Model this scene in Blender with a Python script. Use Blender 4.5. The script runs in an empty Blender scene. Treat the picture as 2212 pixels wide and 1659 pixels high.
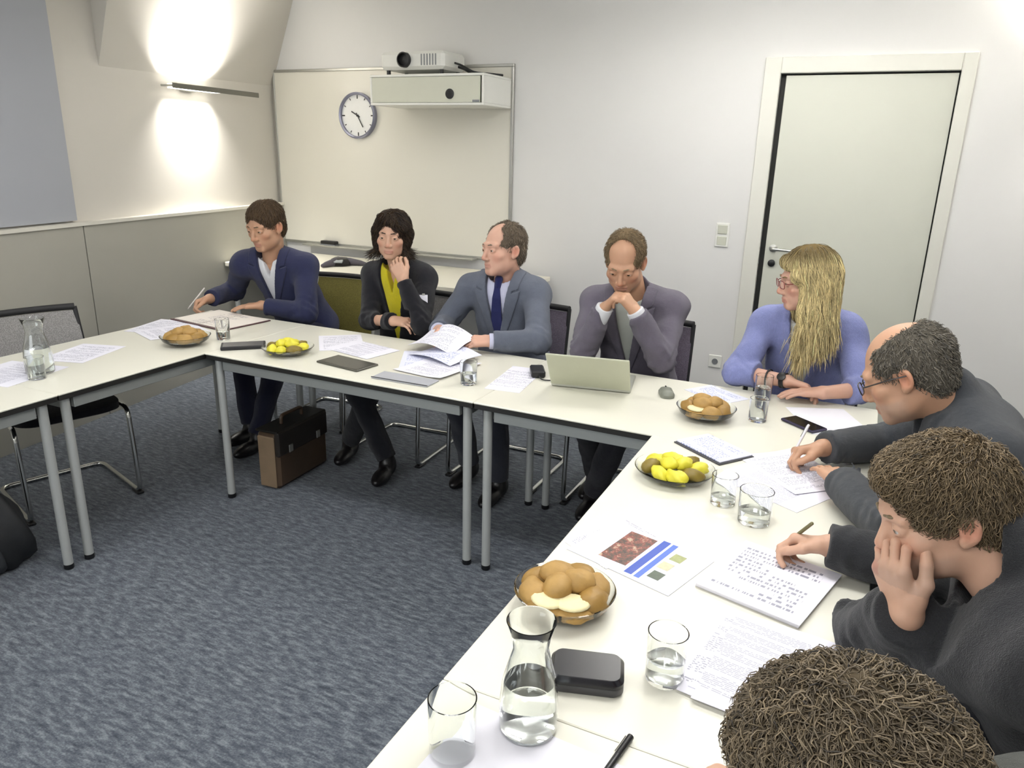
import bpy, math, random
import numpy as np
from mathutils import Matrix, Vector, Euler
random.seed(7)
rng = np.random.default_rng(7)
PI = math.pi
scene = bpy.context.scene
COL = scene.collection

# ------------------------------------------------------------------ camera
def camera_axes(yaw, pitch, roll):
    cy, sy, cp, sp = math.cos(yaw), math.sin(yaw), math.cos(pitch), math.sin(pitch)
    f = Vector((-sy*cp, cy*cp, -sp)); r = Vector((cy, sy, 0)); u = r.cross(f)
    return math.cos(roll)*r + math.sin(roll)*u, -math.sin(roll)*r + math.cos(roll)*u, f
cam_data = bpy.data.cameras.new('camera')
cam = bpy.data.objects.new('camera', cam_data); COL.objects.link(cam)
r_, u_, f_ = camera_axes(0.44216, 0.30270, 0.02521)
m = Matrix((r_, u_, -f_)).transposed().to_4x4()
m.translation = Vector((0.5926, -2.3864, 1.6536))
cam.matrix_world = m
cam_data.sensor_width = 36.0
cam_data.lens = 1618.64/2212*36.0
cam_data.clip_start = 0.02
scene.camera = cam

# ------------------------------------------------------------------ world, lights, exposure
world = bpy.data.worlds.new('world'); scene.world = world
world.use_nodes = True
world.node_tree.nodes['Background'].inputs[0].default_value = (0.9, 0.95, 1.0, 1)
world.node_tree.nodes['Background'].inputs[1].default_value = 0.15
vs = scene.view_settings
vs.view_transform = 'Standard'; vs.look = 'None'; vs.gamma = 1.0; vs.exposure = 0.0
vs.use_curve_mapping = False
CEIL = 2.75
# fill light at a window added unseen in the wall behind the photographer
WX0, WX1, WZ0, WZ1, YF = -3.0, -0.6, 0.85, 2.25, -4.4
ADDED_WINDOW_LIGHT = ((WX0+WX1)/2, YF+0.01, (WZ0+WZ1)/2, WX1-WX0-0.16, WZ1-WZ0-0.16, 46)
# added unseen luminaires: (x, y, size x, size y, watts down, watts up)
ADDED_LUMINAIRES = [(0.45, -0.75, 1.2, 0.3, 15, 13), (0.05, 1.40, 1.2, 0.3, 7, 40), (-1.7, -0.75, 1.2, 0.3, 12, 4), (-2.2, 1.0, 1.2, 0.3, 1, 1), (0.45, -2.9, 1.2, 0.3, 18, 9), (-1.7, -2.9, 1.2, 0.3, 12, 5)]
LUM_Z = 2.48
def area_light(name, loc, rot, sx, sy, watts, color=(1, 1, 1), spread=PI, parent=None):
    d = bpy.data.lights.new(name, 'AREA'); d.shape = 'RECTANGLE'; d.size = sx; d.size_y = sy
    d.energy = watts; d.color = color; d.spread = spread
    o = bpy.data.objects.new(name, d); COL.objects.link(o)
    o.location = loc; o.rotation_euler = rot
    if parent: o.parent = parent
    return o
for x, y, sx, sy, wd_, wu_ in ADDED_LUMINAIRES:
    area_light('added_downlight', (x, y, LUM_Z-0.035), (0, 0, 0), sx*0.95, sy*0.9, wd_, (1.0, 0.995, 0.99))
    area_light('added_uplight', (x, y, LUM_Z+0.035), (PI, 0, 0), sx*0.95, sy*0.9, wu_, (1.0, 0.995, 0.99))

wx, wy, wz, ws, wh, ww = ADDED_WINDOW_LIGHT
area_light('added_window_fill', (wx, wy, wz), (PI/2, 0, 0), ws, wh, ww, (0.93, 0.97, 1.0))

# ------------------------------------------------------------------ materials
def srgb(h):
    h = h.lstrip('#'); c = [int(h[i:i+2], 16)/255 for i in (0, 2, 4)]
    return tuple(x/12.92 if x <= 0.04045 else ((x+0.055)/1.055)**2.4 for x in c) + (1.0,)
class NT:
    def __init__(s, name):
        s.m = bpy.data.materials.new(name); s.m.use_nodes = True; s.t = s.m.node_tree
        s.b = s.t.nodes['Principled BSDF']
    def n(s, typ, **kw):
        nd = s.t.nodes.new(typ)
        for k, v in kw.items():
            if k in nd.inputs: nd.inputs[k].default_value = v
            else: setattr(nd, k, v)
        return nd
    def l(s, a, b): s.t.links.new(a, b)
    def math(s, op, a, b=None, c=None):
        nd = s.n('ShaderNodeMath', operation=op)
        for i, v in enumerate((a, b, c)):
            if v is None: continue
            if isinstance(v, (int, float)): nd.inputs[i].default_value = v
            else: s.l(v, nd.inputs[i])
        return nd.outputs[0]
    def mix(s, fac, a, b):
        nd = s.n('ShaderNodeMix', data_type='RGBA')
        for sock, v in ((nd.inputs[0], fac), (nd.inputs[6], a), (nd.inputs[7], b)):
            if isinstance(v, (int, float, tuple)): sock.default_value = v
            else: s.l(v, sock)
        return nd.outputs[2]
    def coord(s, which='Object', scale=(1, 1, 1), rot=(0, 0, 0)):
        tc = s.n('ShaderNodeTexCoord'); mp = s.n('ShaderNodeMapping')
        mp.inputs['Scale'].default_value = scale; mp.inputs['Rotation'].default_value = rot
        s.l(tc.outputs[which], mp.inputs[0]); return mp.outputs[0]
    def noise(s, vec, scale, detail=4, rough=0.6):
        nd = s.n('ShaderNodeTexNoise'); nd.inputs['Scale'].default_value = scale
        nd.inputs['Detail'].default_value = detail; nd.inputs['Roughness'].default_value = rough
        s.l(vec, nd.inputs['Vector']); return nd.outputs['Fac']
    def bump(s, h, strength=0.3, dist=0.002):
        nd = s.n('ShaderNodeBump'); nd.inputs['Strength'].default_value = strength; nd.inputs['Distance'].default_value = dist
        s.l(h, nd.inputs['Height']); s.l(nd.outputs[0], s.b.inputs['Normal'])
    def ramp(s, fac, stops):
        nd = s.n('ShaderNodeValToRGB'); r = nd.color_ramp
        while len(r.elements) < len(stops): r.elements.new(0.5)
        for e, (p, c) in zip(r.elements, stops): e.position = p; e.color = c
        s.l(fac, nd.inputs[0]); return nd.outputs[0]
    def set(s, **kw):
        for k, v in kw.items(): s.b.inputs[k.replace('_', ' ')].default_value = v
        return s
def dim(c, k): return (c[0]*k, c[1]*k, c[2]*k, 1)
def plain(name, col, rough=0.5, metal=0.0, var=0.06, scale=12, bump=0.0, bscale=200, **kw):
    """a surface of one colour with faint mottling and optional fine relief"""
    t = NT(name); c = srgb(col) if isinstance(col, str) else col
    v = t.coord()
    t.l(t.mix(t.noise(v, scale), dim(c, 1-var), dim(c, 1+var)), t.b.inputs['Base Color'])
    t.set(Roughness=rough, Metallic=metal)
    for k, x in kw.items(): t.b.inputs[k.replace('_', ' ')].default_value = x
    if bump: t.bump(t.noise(v, bscale, 3), bump)
    return t.m
def cloth(name, col, weave=900, var=0.16, rough=0.9, fold=0.5, streak=None):
    t = NT(name); c = srgb(col); v = t.coord()
    a = t.noise(v, 9, 3); b = t.noise(t.coord(scale=(1, 1, 0.15)), weave, 2)
    mixv = t.math('ADD', t.math('MULTIPLY', a, 0.5), t.math('MULTIPLY', b, 0.5))
    t.l(t.ramp(mixv, [(0.3, dim(c, 1-var)), (0.7, dim(c, 1+var))]), t.b.inputs['Base Color'])
    t.set(Roughness=rough); t.b.inputs['Sheen Weight'].default_value = 0.15
    t.b.inputs['Specular IOR Level'].default_value = 0.25
    t.bump(t.math('ADD', t.math('MULTIPLY', t.noise(v, 22, 4), fold*6), t.noise(v, weave, 2)), 0.55, 0.006)
    return t.m
def attr_mat(name, rough=0.5, sub=0.0, bump=0.15, bscale=350, spec=0.4, aniso=False):
    t = NT(name)
    at = t.n('ShaderNodeAttribute', attribute_name='Col')
    v = t.coord(); n1 = t.noise(v, 40, 3)
    t.l(t.mix(t.math('MULTIPLY', n1, 0.25), at.outputs['Color'], t.mix(0.5, at.outputs['Color'], (0.28, 0.10, 0.07, 1)) if sub else at.outputs['Color']), t.b.inputs['Base Color'])
    t.set(Roughness=rough); t.b.inputs['Specular IOR Level'].default_value = spec
    if sub:
        t.b.inputs['Subsurface Weight'].default_value = sub
        t.b.inputs['Subsurface Radius'].default_value = (0.012, 0.005, 0.003)
        t.b.inputs['Subsurface Scale'].default_value = 0.3
    if bump: t.bump(t.noise(v, bscale, 2), bump, 0.001)
    return t.m
def glass(name, col=(1, 1, 1, 1), ior=1.45, rough=0.0):
    t = NT(name); t.set(Roughness=rough, IOR=ior); t.b.inputs['Transmission Weight'].default_value = 1.0
    t.b.inputs['Base Color'].default_value = col
    return t.m
def emit(name, col, s):
    t = NT(name); t.b.inputs['Emission Color'].default_value = col; t.b.inputs['Emission Strength'].default_value = s
    t.b.inputs['Base Color'].default_value = col
    return t.m
def text_paper(name, col='#e6e5f0', ink='#7d7f94', rows=44, mx=0.4, my=0.42, size=(0.21, 0.297), dens=0.46, grid=False, col2=None):
    """white paper with rows of small print, in the sheet's own coordinates"""
    t = NT(name); tc = t.n('ShaderNodeTexCoord'); sp = t.n('ShaderNodeSeparateXYZ'); t.l(tc.outputs['Object'], sp.inputs[0])
    x = t.math('DIVIDE', sp.outputs[0], size[0]); y = t.math('DIVIDE', sp.outputs[1], size[1])
    fy = t.math('MULTIPLY', y, rows); row = t.math('FLOOR', fy); fr = t.math('SUBTRACT', fy, row)
    band = t.math('LESS_THAN', fr, 0.52)
    cb = t.n('ShaderNodeCombineXYZ'); t.l(t.math('MULTIPLY', x, 46), cb.inputs[0]); t.l(t.math('MULTIPLY', row, 7.3), cb.inputs[1])
    nz = t.n('ShaderNodeTexNoise'); nz.inputs['Scale'].default_value = 1.0; nz.inputs['Detail'].default_value = 0
    t.l(cb.outputs[0], nz.inputs['Vector'])
    words = t.math('GREATER_THAN', nz.outputs['Fac'], dens)
    par = t.n('ShaderNodeTexNoise'); par.inputs['Scale'].default_value = 1.0; par.inputs['Detail'].default_value = 0
    cb2 = t.n('ShaderNodeCombineXYZ'); t.l(t.math('MULTIPLY', row, 0.37), cb2.inputs[0]); t.l(t.math('MULTIPLY', x, 0.6), cb2.inputs[1]); t.l(cb2.outputs[0], par.inputs['Vector'])
    para = t.math('GREATER_THAN', par.outputs['Fac'], 0.43)
    mxm = t.math('LESS_THAN', t.math('ABSOLUTE', x), mx); mym = t.math('LESS_THAN', t.math('ABSOLUTE', y), my)
    mask = t.math('MULTIPLY', t.math('MULTIPLY', band, words), t.math('MULTIPLY', para, t.math('MULTIPLY', mxm, mym)))
    geo = t.n('ShaderNodeNewGeometry'); sn = t.n('ShaderNodeSeparateXYZ'); t.l(geo.outputs['Normal'], sn.inputs[0])
    mask = t.math('MULTIPLY', mask, 0.68)
    t.l(t.mix(mask, srgb(col), srgb(ink)), t.b.inputs['Base Color'])
    t.set(Roughness=0.7)
    return t.m

M = {}
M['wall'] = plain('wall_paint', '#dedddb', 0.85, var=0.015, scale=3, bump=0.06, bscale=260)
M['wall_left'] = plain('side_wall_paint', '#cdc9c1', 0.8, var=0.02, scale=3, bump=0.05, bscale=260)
M['ceiling'] = plain('ceiling_paint', '#e9e8e4', 0.9, var=0.01)
M['dado'] = plain('dado_laminate', '#aaa89e', 0.55, var=0.03, scale=5)
M['ledge'] = plain('lit_ledge_laminate', '#d8d5cb', 0.45, var=0.02)  # paler than the dado: sconce light on the ledge put into its colour
M['blue_panel'] = plain('blue_grey_panel', '#a3a6ad', 0.7, var=0.02, scale=4)
M['door'] = plain('door_laminate', '#c9cabe', 0.45, var=0.015, scale=3)
M['frame_white'] = plain('door_frame_paint', '#d9d8cf', 0.4, var=0.015)
M['gap'] = plain('door_gap_shade', '#20201e', 0.8)  # near-black tone standing in for shade in the door gaps
M['whiteboard'] = plain('whiteboard_enamel', '#dedbd0', 0.22, var=0.01, scale=2)
M['alu'] = plain('brushed_aluminium', '#b9b9b4', 0.38, 0.85, var=0.04)
M['chrome'] = plain('chrome', '#d6d6d2', 0.14, 1.0, var=0.02)
M['leg_metal'] = plain('silver_lacquer', '#b7bab8', 0.4, 0.35, var=0.03)
M['apron'] = plain('apron_metal', '#a2a6a4', 0.45, 0.4, var=0.03)
M['tabletop'] = plain('white_table_laminate', '#dedccf', 0.3, var=0.015, scale=4)
M['edge'] = plain('black_edge_band', '#1d1c1a', 0.5)
M['black'] = plain('black_plastic', '#141416', 0.4)
M['black_matte'] = plain('matte_black_plastic', '#1c1c1f', 0.65)
M['white_plastic'] = plain('white_plastic', '#e4e4de', 0.4, var=0.02)
M['beige_plastic'] = plain('beige_plastic', '#c9cabb', 0.5, var=0.02)
M['grey_plastic'] = plain('grey_plastic', '#7b7d80', 0.5)
M['desk_top'] = plain('sideboard_laminate', '#e9e5d6', 0.35, var=0.015)
M['glass'] = glass('clear_glass', (0.97, 0.99, 0.98, 1))
M['water'] = glass('water', (0.98, 0.995, 0.99, 1), 1.333)
M['paper'] = plain('blank_paper', '#e6e5ee', 0.75, var=0.015)
M['text'] = text_paper('printed_text')
M['text_dense'] = text_paper('printed_text_dense', rows=60, dens=0.4, mx=0.42, ink='#8a8ba0')
M['text_blue'] = text_paper('printed_text_blue', col='#dfe1f1', ink='#6a78b8', rows=30, dens=0.5)
M['notes'] = text_paper('handwritten_notes', col='#e8e6f0', ink='#585a72', rows=17, dens=0.52, mx=0.36, my=0.4)
M['cover_dark'] = plain('dark_cover', '#3a3a3e', 0.5)
M['maroon'] = plain('maroon_cover', '#4a2a30', 0.5)
M['crust'] = plain('bread_crust', '#a8854a', 0.6, var=0.5, scale=14, bump=0.4, bscale=90)
M['crumb'] = plain('bread_crumb', '#e8dcae', 0.8, var=0.1, scale=60, bump=0.5, bscale=160)
M['croissant'] = plain('dark_crust', '#957337', 0.5, var=0.5, scale=12, bump=0.4, bscale=80)
M['yellow_fruit'] = plain('yellow_skin', '#d8cf3c', 0.45, var=0.2, scale=25, bump=0.2, bscale=120)
M['olive_fruit'] = plain('olive_brown_snack', '#7c6a26', 0.5, var=0.35, scale=18, bump=0.3, bscale=90)
M['leather'] = plain('brown_leather', '#4a3a2c', 0.45, var=0.25, scale=9, bump=0.3, bscale=150)
M['leather_light'] = plain('worn_leather', '#7d6a54', 0.5, var=0.25, scale=9, bump=0.3, bscale=150)
M['skin'] = attr_mat('skin', 0.5, sub=0.12)
M['hair'] = attr_mat('hair', 0.5, bump=0.0, spec=0.3)
M['hair_base'] = attr_mat('hair_base', 0.95, bump=0.0, spec=0.05)
M['eye'] = attr_mat('eye', 0.15, bump=0.0)
def carpet():
    t = NT('carpet')
    v = t.coord(scale=(1, 1, 1)); v2 = t.coord(scale=(1.0, 3.2, 1), rot=(0, 0, 0.5))
    a = t.noise(v2, 19, 3, 0.7); b = t.noise(v, 150, 2); c = t.noise(v, 1.6, 3)
    h = t.math('ADD', t.math('MULTIPLY', a, 0.72), t.math('MULTIPLY', b, 0.28))
    colr = t.ramp(h, [(0.36, srgb('#31363f')), (0.5, srgb('#565c64')), (0.64, srgb('#7f858a'))])
    t.l(t.mix(t.math('MULTIPLY', c, 0.35), colr, srgb('#4a5260')), t.b.inputs['Base Color'])
    t.set(Roughness=0.95); t.b.inputs['Specular IOR Level'].default_value = 0.15; t.b.inputs['Sheen Weight'].default_value = 0.2
    t.bump(h, 0.9, 0.006)
    return t.m
M['carpet'] = carpet()
def mesh_fabric(name, col):
    t = NT(name); c = srgb(col); v = t.coord()
    ck = t.n('ShaderNodeTexVoronoi'); ck.inputs['Scale'].default_value = 260; t.l(v, ck.inputs['Vector'])
    t.l(t.ramp(ck.outputs['Distance'], [(0.2, dim(c, 0.6)), (0.6, dim(c, 1.25))]), t.b.inputs['Base Color'])
    t.set(Roughness=0.75); t.bump(ck.outputs['Distance'], 0.4, 0.002)
    return t.m
M['mesh_grey'] = mesh_fabric('chair_mesh_grey', '#7e7c7b')
M['mesh_plum'] = mesh_fabric('chair_mesh_plum', '#6a6270')
M['mesh_olive'] = mesh_fabric('chair_mesh_olive', '#6f6830')
M['seat_black'] = cloth('seat_fabric_black', '#17171d')

# ------------------------------------------------------------------ object helpers
def V(*a): return np.array(a, float)
def nrm(v): v = np.asarray(v, float); return v/np.linalg.norm(v)
def make_mesh(name, verts, quads=None, tris=None, smooth=True, colors=None):
    me = bpy.data.meshes.new(name)
    verts = np.asarray(verts, np.float32)
    loops = []; starts = []; tot = 0
    for f, k in ((quads, 4), (tris, 3)):
        if f is None or len(f) == 0: continue
        f = np.asarray(f, np.int32); loops.append(f.ravel())
        starts.append(tot + np.arange(len(f))*k); tot += f.size
    loops = np.concatenate(loops); starts = np.concatenate(starts)
    me.vertices.add(len(verts)); me.vertices.foreach_set('co', verts.ravel())
    me.loops.add(len(loops)); me.loops.foreach_set('vertex_index', loops)
    me.polygons.add(len(starts)); me.polygons.foreach_set('loop_start', starts.astype(np.int32))
    me.update(calc_edges=True)
    if smooth: me.polygons.foreach_set('use_smooth', np.ones(len(starts), bool))
    if colors is not None:
        ca = me.color_attributes.new('Col', 'FLOAT_COLOR', 'POINT')
        c = np.ones((len(verts), 4), np.float32); c[:, :3] = colors
        ca.data.foreach_set('color', c.ravel())
    me.validate()
    return me
def link(name, me, mat=None, parent=None, loc=None, rot=None):
    o = bpy.data.objects.new(name, me); COL.objects.link(o)
    if mat is not None and me is not None:
        me.materials.clear()
        for mm in (mat if isinstance(mat, (list, tuple)) else [mat]): me.materials.append(mm)
    if parent: o.parent = parent
    if loc is not None: o.location = loc
    if rot is not None: o.rotation_euler = rot
    return o
def tag(o, label, cat, group=None):
    o['label'] = label; o['category'] = cat
    if group: o['group'] = group
    return o
def thing(name, label, cat, loc=(0, 0, 0), rz=0, group=None):
    o = bpy.data.objects.new(name, None); COL.objects.link(o); o.empty_display_size = 0.1
    o.location = loc; o.rotation_euler = (0, 0, rz)
    return tag(o, label, cat, group)
def struct(o): o['kind'] = 'structure'; return o
class MB:
    """collects shapes into one mesh"""
    def __init__(s): s.v = []; s.f = []
    def add(s, v, f, mat=None):
        b = len(s.v); v = [Vector(p) for p in v]
        if mat is not None: v = [mat @ p for p in v]
        s.v += [tuple(p) for p in v]; s.f += [tuple(i+b for i in q) for q in f]; return s
    def box(s, c, d, bev=0.0, mat=None):
        """axis box of centre c, full size d; chamfered edges"""
        cx, cy, cz = c; hx, hy, hz = d[0]/2, d[1]/2, d[2]/2
        b = min(bev, hx*0.9, hy*0.9, hz*0.9)
        if b <= 0:
            v = [(cx+x*hx, cy+y*hy, cz+z*hz) for x in (-1, 1) for y in (-1, 1) for z in (-1, 1)]
            f = [(0, 1, 3, 2), (4, 6, 7, 5), (0, 4, 5, 1), (2, 3, 7, 6), (0, 2, 6, 4), (1, 5, 7, 3)]
            return s.add(v, f, mat)
        v = []; ix = {}
        for x in (-1, 1):
            for y in (-1, 1):
                for z in (-1, 1):
                    for a in range(3):
                        h = [hx-b, hy-b, hz-b]; h[a] = (hx, hy, hz)[a]
                        ix[(x, y, z, a)] = len(v); v.append((cx+x*h[0], cy+y*h[1], cz+z*h[2]))
        f = []
        for a in range(3):
            o1, o2 = (a+1) % 3, (a+2) % 3
            for sg in (-1, 1):
                q = []
                for p, r in ((-1, -1), (1, -1), (1, 1), (-1, 1)):
                    k = [0, 0, 0]; k[a] = sg; k[o1] = p; k[o2] = r; q.append(ix[(*k, a)])
                f.append(tuple(q if sg > 0 else q[::-1]))
            for p in (-1, 1):
                for r in (-1, 1):
                    k0 = [0, 0, 0]; k0[o1] = p; k0[o2] = r; k1 = list(k0); k0[a] = -1; k1[a] = 1
                    q = (ix[(*k0, o1)], ix[(*k1, o1)], ix[(*k1, o2)], ix[(*k0, o2)])
                    f.append(q if p*r > 0 else q[::-1])
        for x in (-1, 1):
            for y in (-1, 1):
                for z in (-1, 1):
                    q = tuple(ix[(x, y, z, a)] for a in range(3)); f.append(q if x*y*z > 0 else q[::-1])
        return s.add(v, f, mat)
    def lathe(s, prof, n=28, c=(0, 0, 0), mat=None, close=True):
        v = []; f = []
        for r, z in prof:
            for i in range(n):
                a = 2*PI*i/n; v.append((c[0]+r*math.cos(a), c[1]+r*math.sin(a), c[2]+z))
        for k in range(len(prof)-1):
            for i in range(n):
                j = (i+1) % n; f.append((k*n+i, k*n+j, (k+1)*n+j, (k+1)*n+i))
        if close:
            if prof[0][0] > 1e-5: f.append(tuple(range(n))[::-1])
            if prof[-1][0] > 1e-5: f.append(tuple((len(prof)-1)*n+i for i in range(n)))
        return s.add(v, f, mat)
    def tube(s, pts, r, n=10, cap=True, mat=None, closed=False):
        pts = [Vector(p) for p in pts]; v = []; f = []; N = len(pts)
        rr = r if isinstance(r, (list, tuple)) else [r]*N
        prev = None
        for i, p in enumerate(pts):
            if closed: t = (pts[(i+1) % N]-pts[i-1]).normalized()
            else: t = (pts[min(i+1, N-1)]-pts[max(i-1, 0)]).normalized()
            if prev is None:
                a = Vector((0, 0, 1)) if abs(t.z) < 0.9 else Vector((1, 0, 0)); u = t.cross(a).normalized()
            else: u = (prev - t*prev.dot(t)).normalized()
            prev = u; w = t.cross(u)
            for k in range(n):
                an = 2*PI*k/n; v.append(p + rr[i]*(math.cos(an)*u + math.sin(an)*w))
        for i in range(N if closed else N-1):
            j = (i+1) % N
            for k in range(n):
                l = (k+1) % n; f.append((i*n+k, i*n+l, j*n+l, j*n+k))
        if cap and not closed:
            f.append(tuple(range(n))[::-1]); f.append(tuple((N-1)*n+k for k in range(n)))
        return s.add(v, f, mat)
    def prism(s, poly, z0, z1, mat=None):
        n = len(poly); v = [(x, y, z0) for x, y in poly] + [(x, y, z1) for x, y in poly]
        f = [tuple(range(n))[::-1], tuple(range(n, 2*n))] + [(i, (i+1) % n, n+(i+1) % n, n+i) for i in range(n)]
        return s.add(v, f, mat)
    def build(s, name, mat, parent=None, loc=None, rot=None, smooth=False, angle=None):
        me = bpy.data.meshes.new(name); me.from_pydata(s.v, [], s.f); me.update()
        if smooth:
            me.polygons.foreach_set('use_smooth', [True]*len(me.polygons))
            me.set_sharp_from_angle(angle=angle if angle else math.radians(40))
        return link(name, me, mat, parent, loc, rot)
def rounded(pts, r=0.04, n=5, closed=False):
    """polyline with rounded corners"""
    pts = [Vector(p) for p in pts]; out = []
    N = len(pts)
    for i, p in enumerate(pts):
        if not closed and i in (0, N-1): out.append(p); continue
        a = (pts[i-1]-p); b = (pts[(i+1) % N]-p); k = min(r, a.length*0.45, b.length*0.45)
        A = p+a.normalized()*k; B = p+b.normalized()*k
        for j in range(n+1):
            t = j/n; out.append((1-t)**2*A + 2*t*(1-t)*p + t*t*B)
    return out
def copy_tree(o, parent=None):
    c = o.copy(); COL.objects.link(c)
    if parent: c.parent = parent
    for ch in list(o.children): copy_tree(ch, c)
    return c

# ------------------------------------------------------------------ the room
YB = 2.6                                   # back wall
XR = 2.3                                   # right wall
def XL(y): return -3.97+(2.6-y)*0.155      # the left wall stands slightly askew
WALL_ANG = math.atan(0.155)
struct(MB().box(((XR-4.3)/2, (YB+YF)/2, -0.05), (XR+4.5, YB-YF+0.4, 0.1)).build('floor', M['carpet']))
struct(MB().box(((XR-4.3)/2, (YB+YF)/2, CEIL+0.05), (XR+4.5, YB-YF+0.4, 0.1)).build('ceiling', M['ceiling']))
# back wall with a door opening
DX0, DX1, DZ = -0.06, 0.872, 2.122
wb = MB()
wb.box(((-4.2+DX0)/2, YB+0.1, CEIL/2), (DX0+4.2, 0.2, CEIL)); wb.box(((DX1+XR+0.2)/2, YB+0.1, CEIL/2), (XR+0.2-DX1, 0.2, CEIL))
wb.box(((DX0+DX1)/2, YB+0.1, (DZ+CEIL)/2), (DX1-DX0, 0.2, CEIL-DZ))
struct(wb.build('wall_back', M['wall']))
struct(MB().box((XR+0.1, (YB+YF)/2, CEIL/2), (0.2, YB-YF+0.2, CEIL)).build('wall_right', M['wall']))
wf = MB()
wf.box(((-4.2+WX0)/2, YF-0.1, CEIL/2), (WX0+4.2, 0.2, CEIL)); wf.box(((WX1+XR+0.2)/2, YF-0.1, CEIL/2), (XR+0.2-WX1, 0.2, CEIL))
wf.box(((WX0+WX1)/2, YF-0.1, WZ0/2), (WX1-WX0, 0.2, WZ0)); wf.box(((WX0+WX1)/2, YF-0.1, (WZ1+CEIL)/2), (WX1-WX0, 0.2, CEIL-WZ1))
struct(wf.build('wall_front', M['wall']))
wn = struct(MB().box(((WX0+WX1)/2, YF-0.08, (WZ0+WZ1)/2), (WX1-WX0-0.1, 0.006, WZ1-WZ0-0.1)).build('added_window_1', M['glass']))  # unseen window, added to carry the fill light
for c, d in (((WX0+0.03, (WZ0+WZ1)/2), (0.06, WZ1-WZ0)), ((WX1-0.03, (WZ0+WZ1)/2), (0.06, WZ1-WZ0)), (((WX0+WX1)/2, (WZ0+WZ1)/2), (0.06, WZ1-WZ0-0.12)), (((WX0+WX1)/2, WZ0+0.03), (WX1-WX0-0.12, 0.06)), (((WX0+WX1)/2, WZ1-0.03), (WX1-WX0-0.12, 0.06))):
    MB().box((c[0], YF-0.06, c[1]), (d[0], 0.05, d[1]), 0.004).build('added_window_frame', M['frame_white'], wn)
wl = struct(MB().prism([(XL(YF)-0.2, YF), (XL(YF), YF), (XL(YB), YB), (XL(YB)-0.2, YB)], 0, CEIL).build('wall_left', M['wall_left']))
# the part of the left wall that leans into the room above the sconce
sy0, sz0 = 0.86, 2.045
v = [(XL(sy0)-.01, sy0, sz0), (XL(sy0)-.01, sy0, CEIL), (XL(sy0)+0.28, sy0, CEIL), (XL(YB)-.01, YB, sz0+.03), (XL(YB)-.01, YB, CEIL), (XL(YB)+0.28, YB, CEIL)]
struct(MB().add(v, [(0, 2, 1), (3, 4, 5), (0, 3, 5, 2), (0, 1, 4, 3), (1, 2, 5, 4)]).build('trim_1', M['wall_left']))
# dado of laminate panels with a lit-toned ledge on top, along the left wall
LEDGE = 1.19
def on_left(y0, y1, z0, z1, d, name, mat, parent=None):
    e = 0.0
    poly = [(XL(y0)+e, y0), (XL(y0)+d, y0), (XL(y1)+d, y1), (XL(y1)+e, y1)]
    return MB().prism(poly, z0, z1).build(name, mat, parent)
for y0, y1 in ((0.552, 2.598), (-1.45, 0.545), (-3.45, -1.457), (-4.39, -3.457)):
    on_left(y0, y1, 0.0, LEDGE-0.022, 0.05, 'dado_panel', M['dado'], wl)
struct(on_left(-4.39, 2.598, LEDGE-0.02, LEDGE, 0.065, 'trim_2', M['ledge']))
p = on_left(-1.6, 0.53, LEDGE+0.01, 2.7, 0.03, 'wall_panel', M['blue_panel'])
tag(p, 'large blue-grey panel on the left wall above the dado', 'wall panel')

# door, frame, lock
door = struct(MB().box(((DX0+0.032+DX1-0.007)/2, YB+0.022, (DZ-0.010)/2+0.003), (DX1-DX0-0.039, 0.04, DZ-0.018), 0.002).build('door_1', M['door']))
gp = MB()  # dark strips painted as the shade in the gaps round the door
gp.box((DX0+0.014, YB+0.05, DZ/2), (0.028, 0.05, DZ-0.004)); gp.box((DX1-0.004, YB+0.05, DZ/2), (0.008, 0.05, DZ-0.004)); gp.box(((DX0+DX1)/2, YB+0.05, DZ-0.003), (DX1-DX0, 0.05, 0.006))
gp.box(((DX0+DX1)/2, YB+0.1, DZ/2), (DX1-DX0, 0.02, DZ))
struct(gp.build('trim_3', M['gap']))
for nm, c, d in (('trim_4', ((DX0-0.047), YB-0.006, (DZ+0.09)/2), (0.094, 0.03, DZ+0.09)), ('trim_5', (DX1+0.035, YB-0.006, (DZ+0.09)/2), (0.07, 0.03, DZ+0.09)), ('trim_6', ((DX0+DX1)/2, YB-0.005, DZ+0.045), (DX1-DX0, 0.028, 0.09))):
    struct(MB().box(c, d, 0.004).build(nm, M['frame_white']))
h = MB(); h.lathe([(0.024, 0), (0.024, 0.008), (0.01, 0.012), (0.01, 0.045)], 20, mat=Matrix.Translation((0.02, YB+0.003, 1.105)) @ Matrix.Rotation(PI/2, 4, 'X'))
h.tube(rounded([(0.02, YB-0.04, 1.105), (0.02, YB-0.055, 1.105), (0.14, YB-0.055, 1.10)], 0.02), 0.009)
h.build('door_handle', M['alu'], door, smooth=True)
MB().lathe([(0.022, 0), (0.022, 0.012), (0.012, 0.016)], 20, mat=Matrix.Translation((0.02, YB+0.003, 1.012)) @ Matrix.Rotation(PI/2, 4, 'X')).build('lock_cylinder', M['black'], door, smooth=True)
# baseboards
struct(MB().box(((-3.9+DX0-0.1)/2, YB-0.008, 0.04), (3.7, 0.016, 0.08), 0.003).build('baseboard_back', M['frame_white']))
struct(MB().box(((DX1+0.1+XR)/2, YB-0.008, 0.04), (XR-DX1-0.1, 0.016, 0.08), 0.003).build('baseboard_back.001', M['frame_white']))

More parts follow.
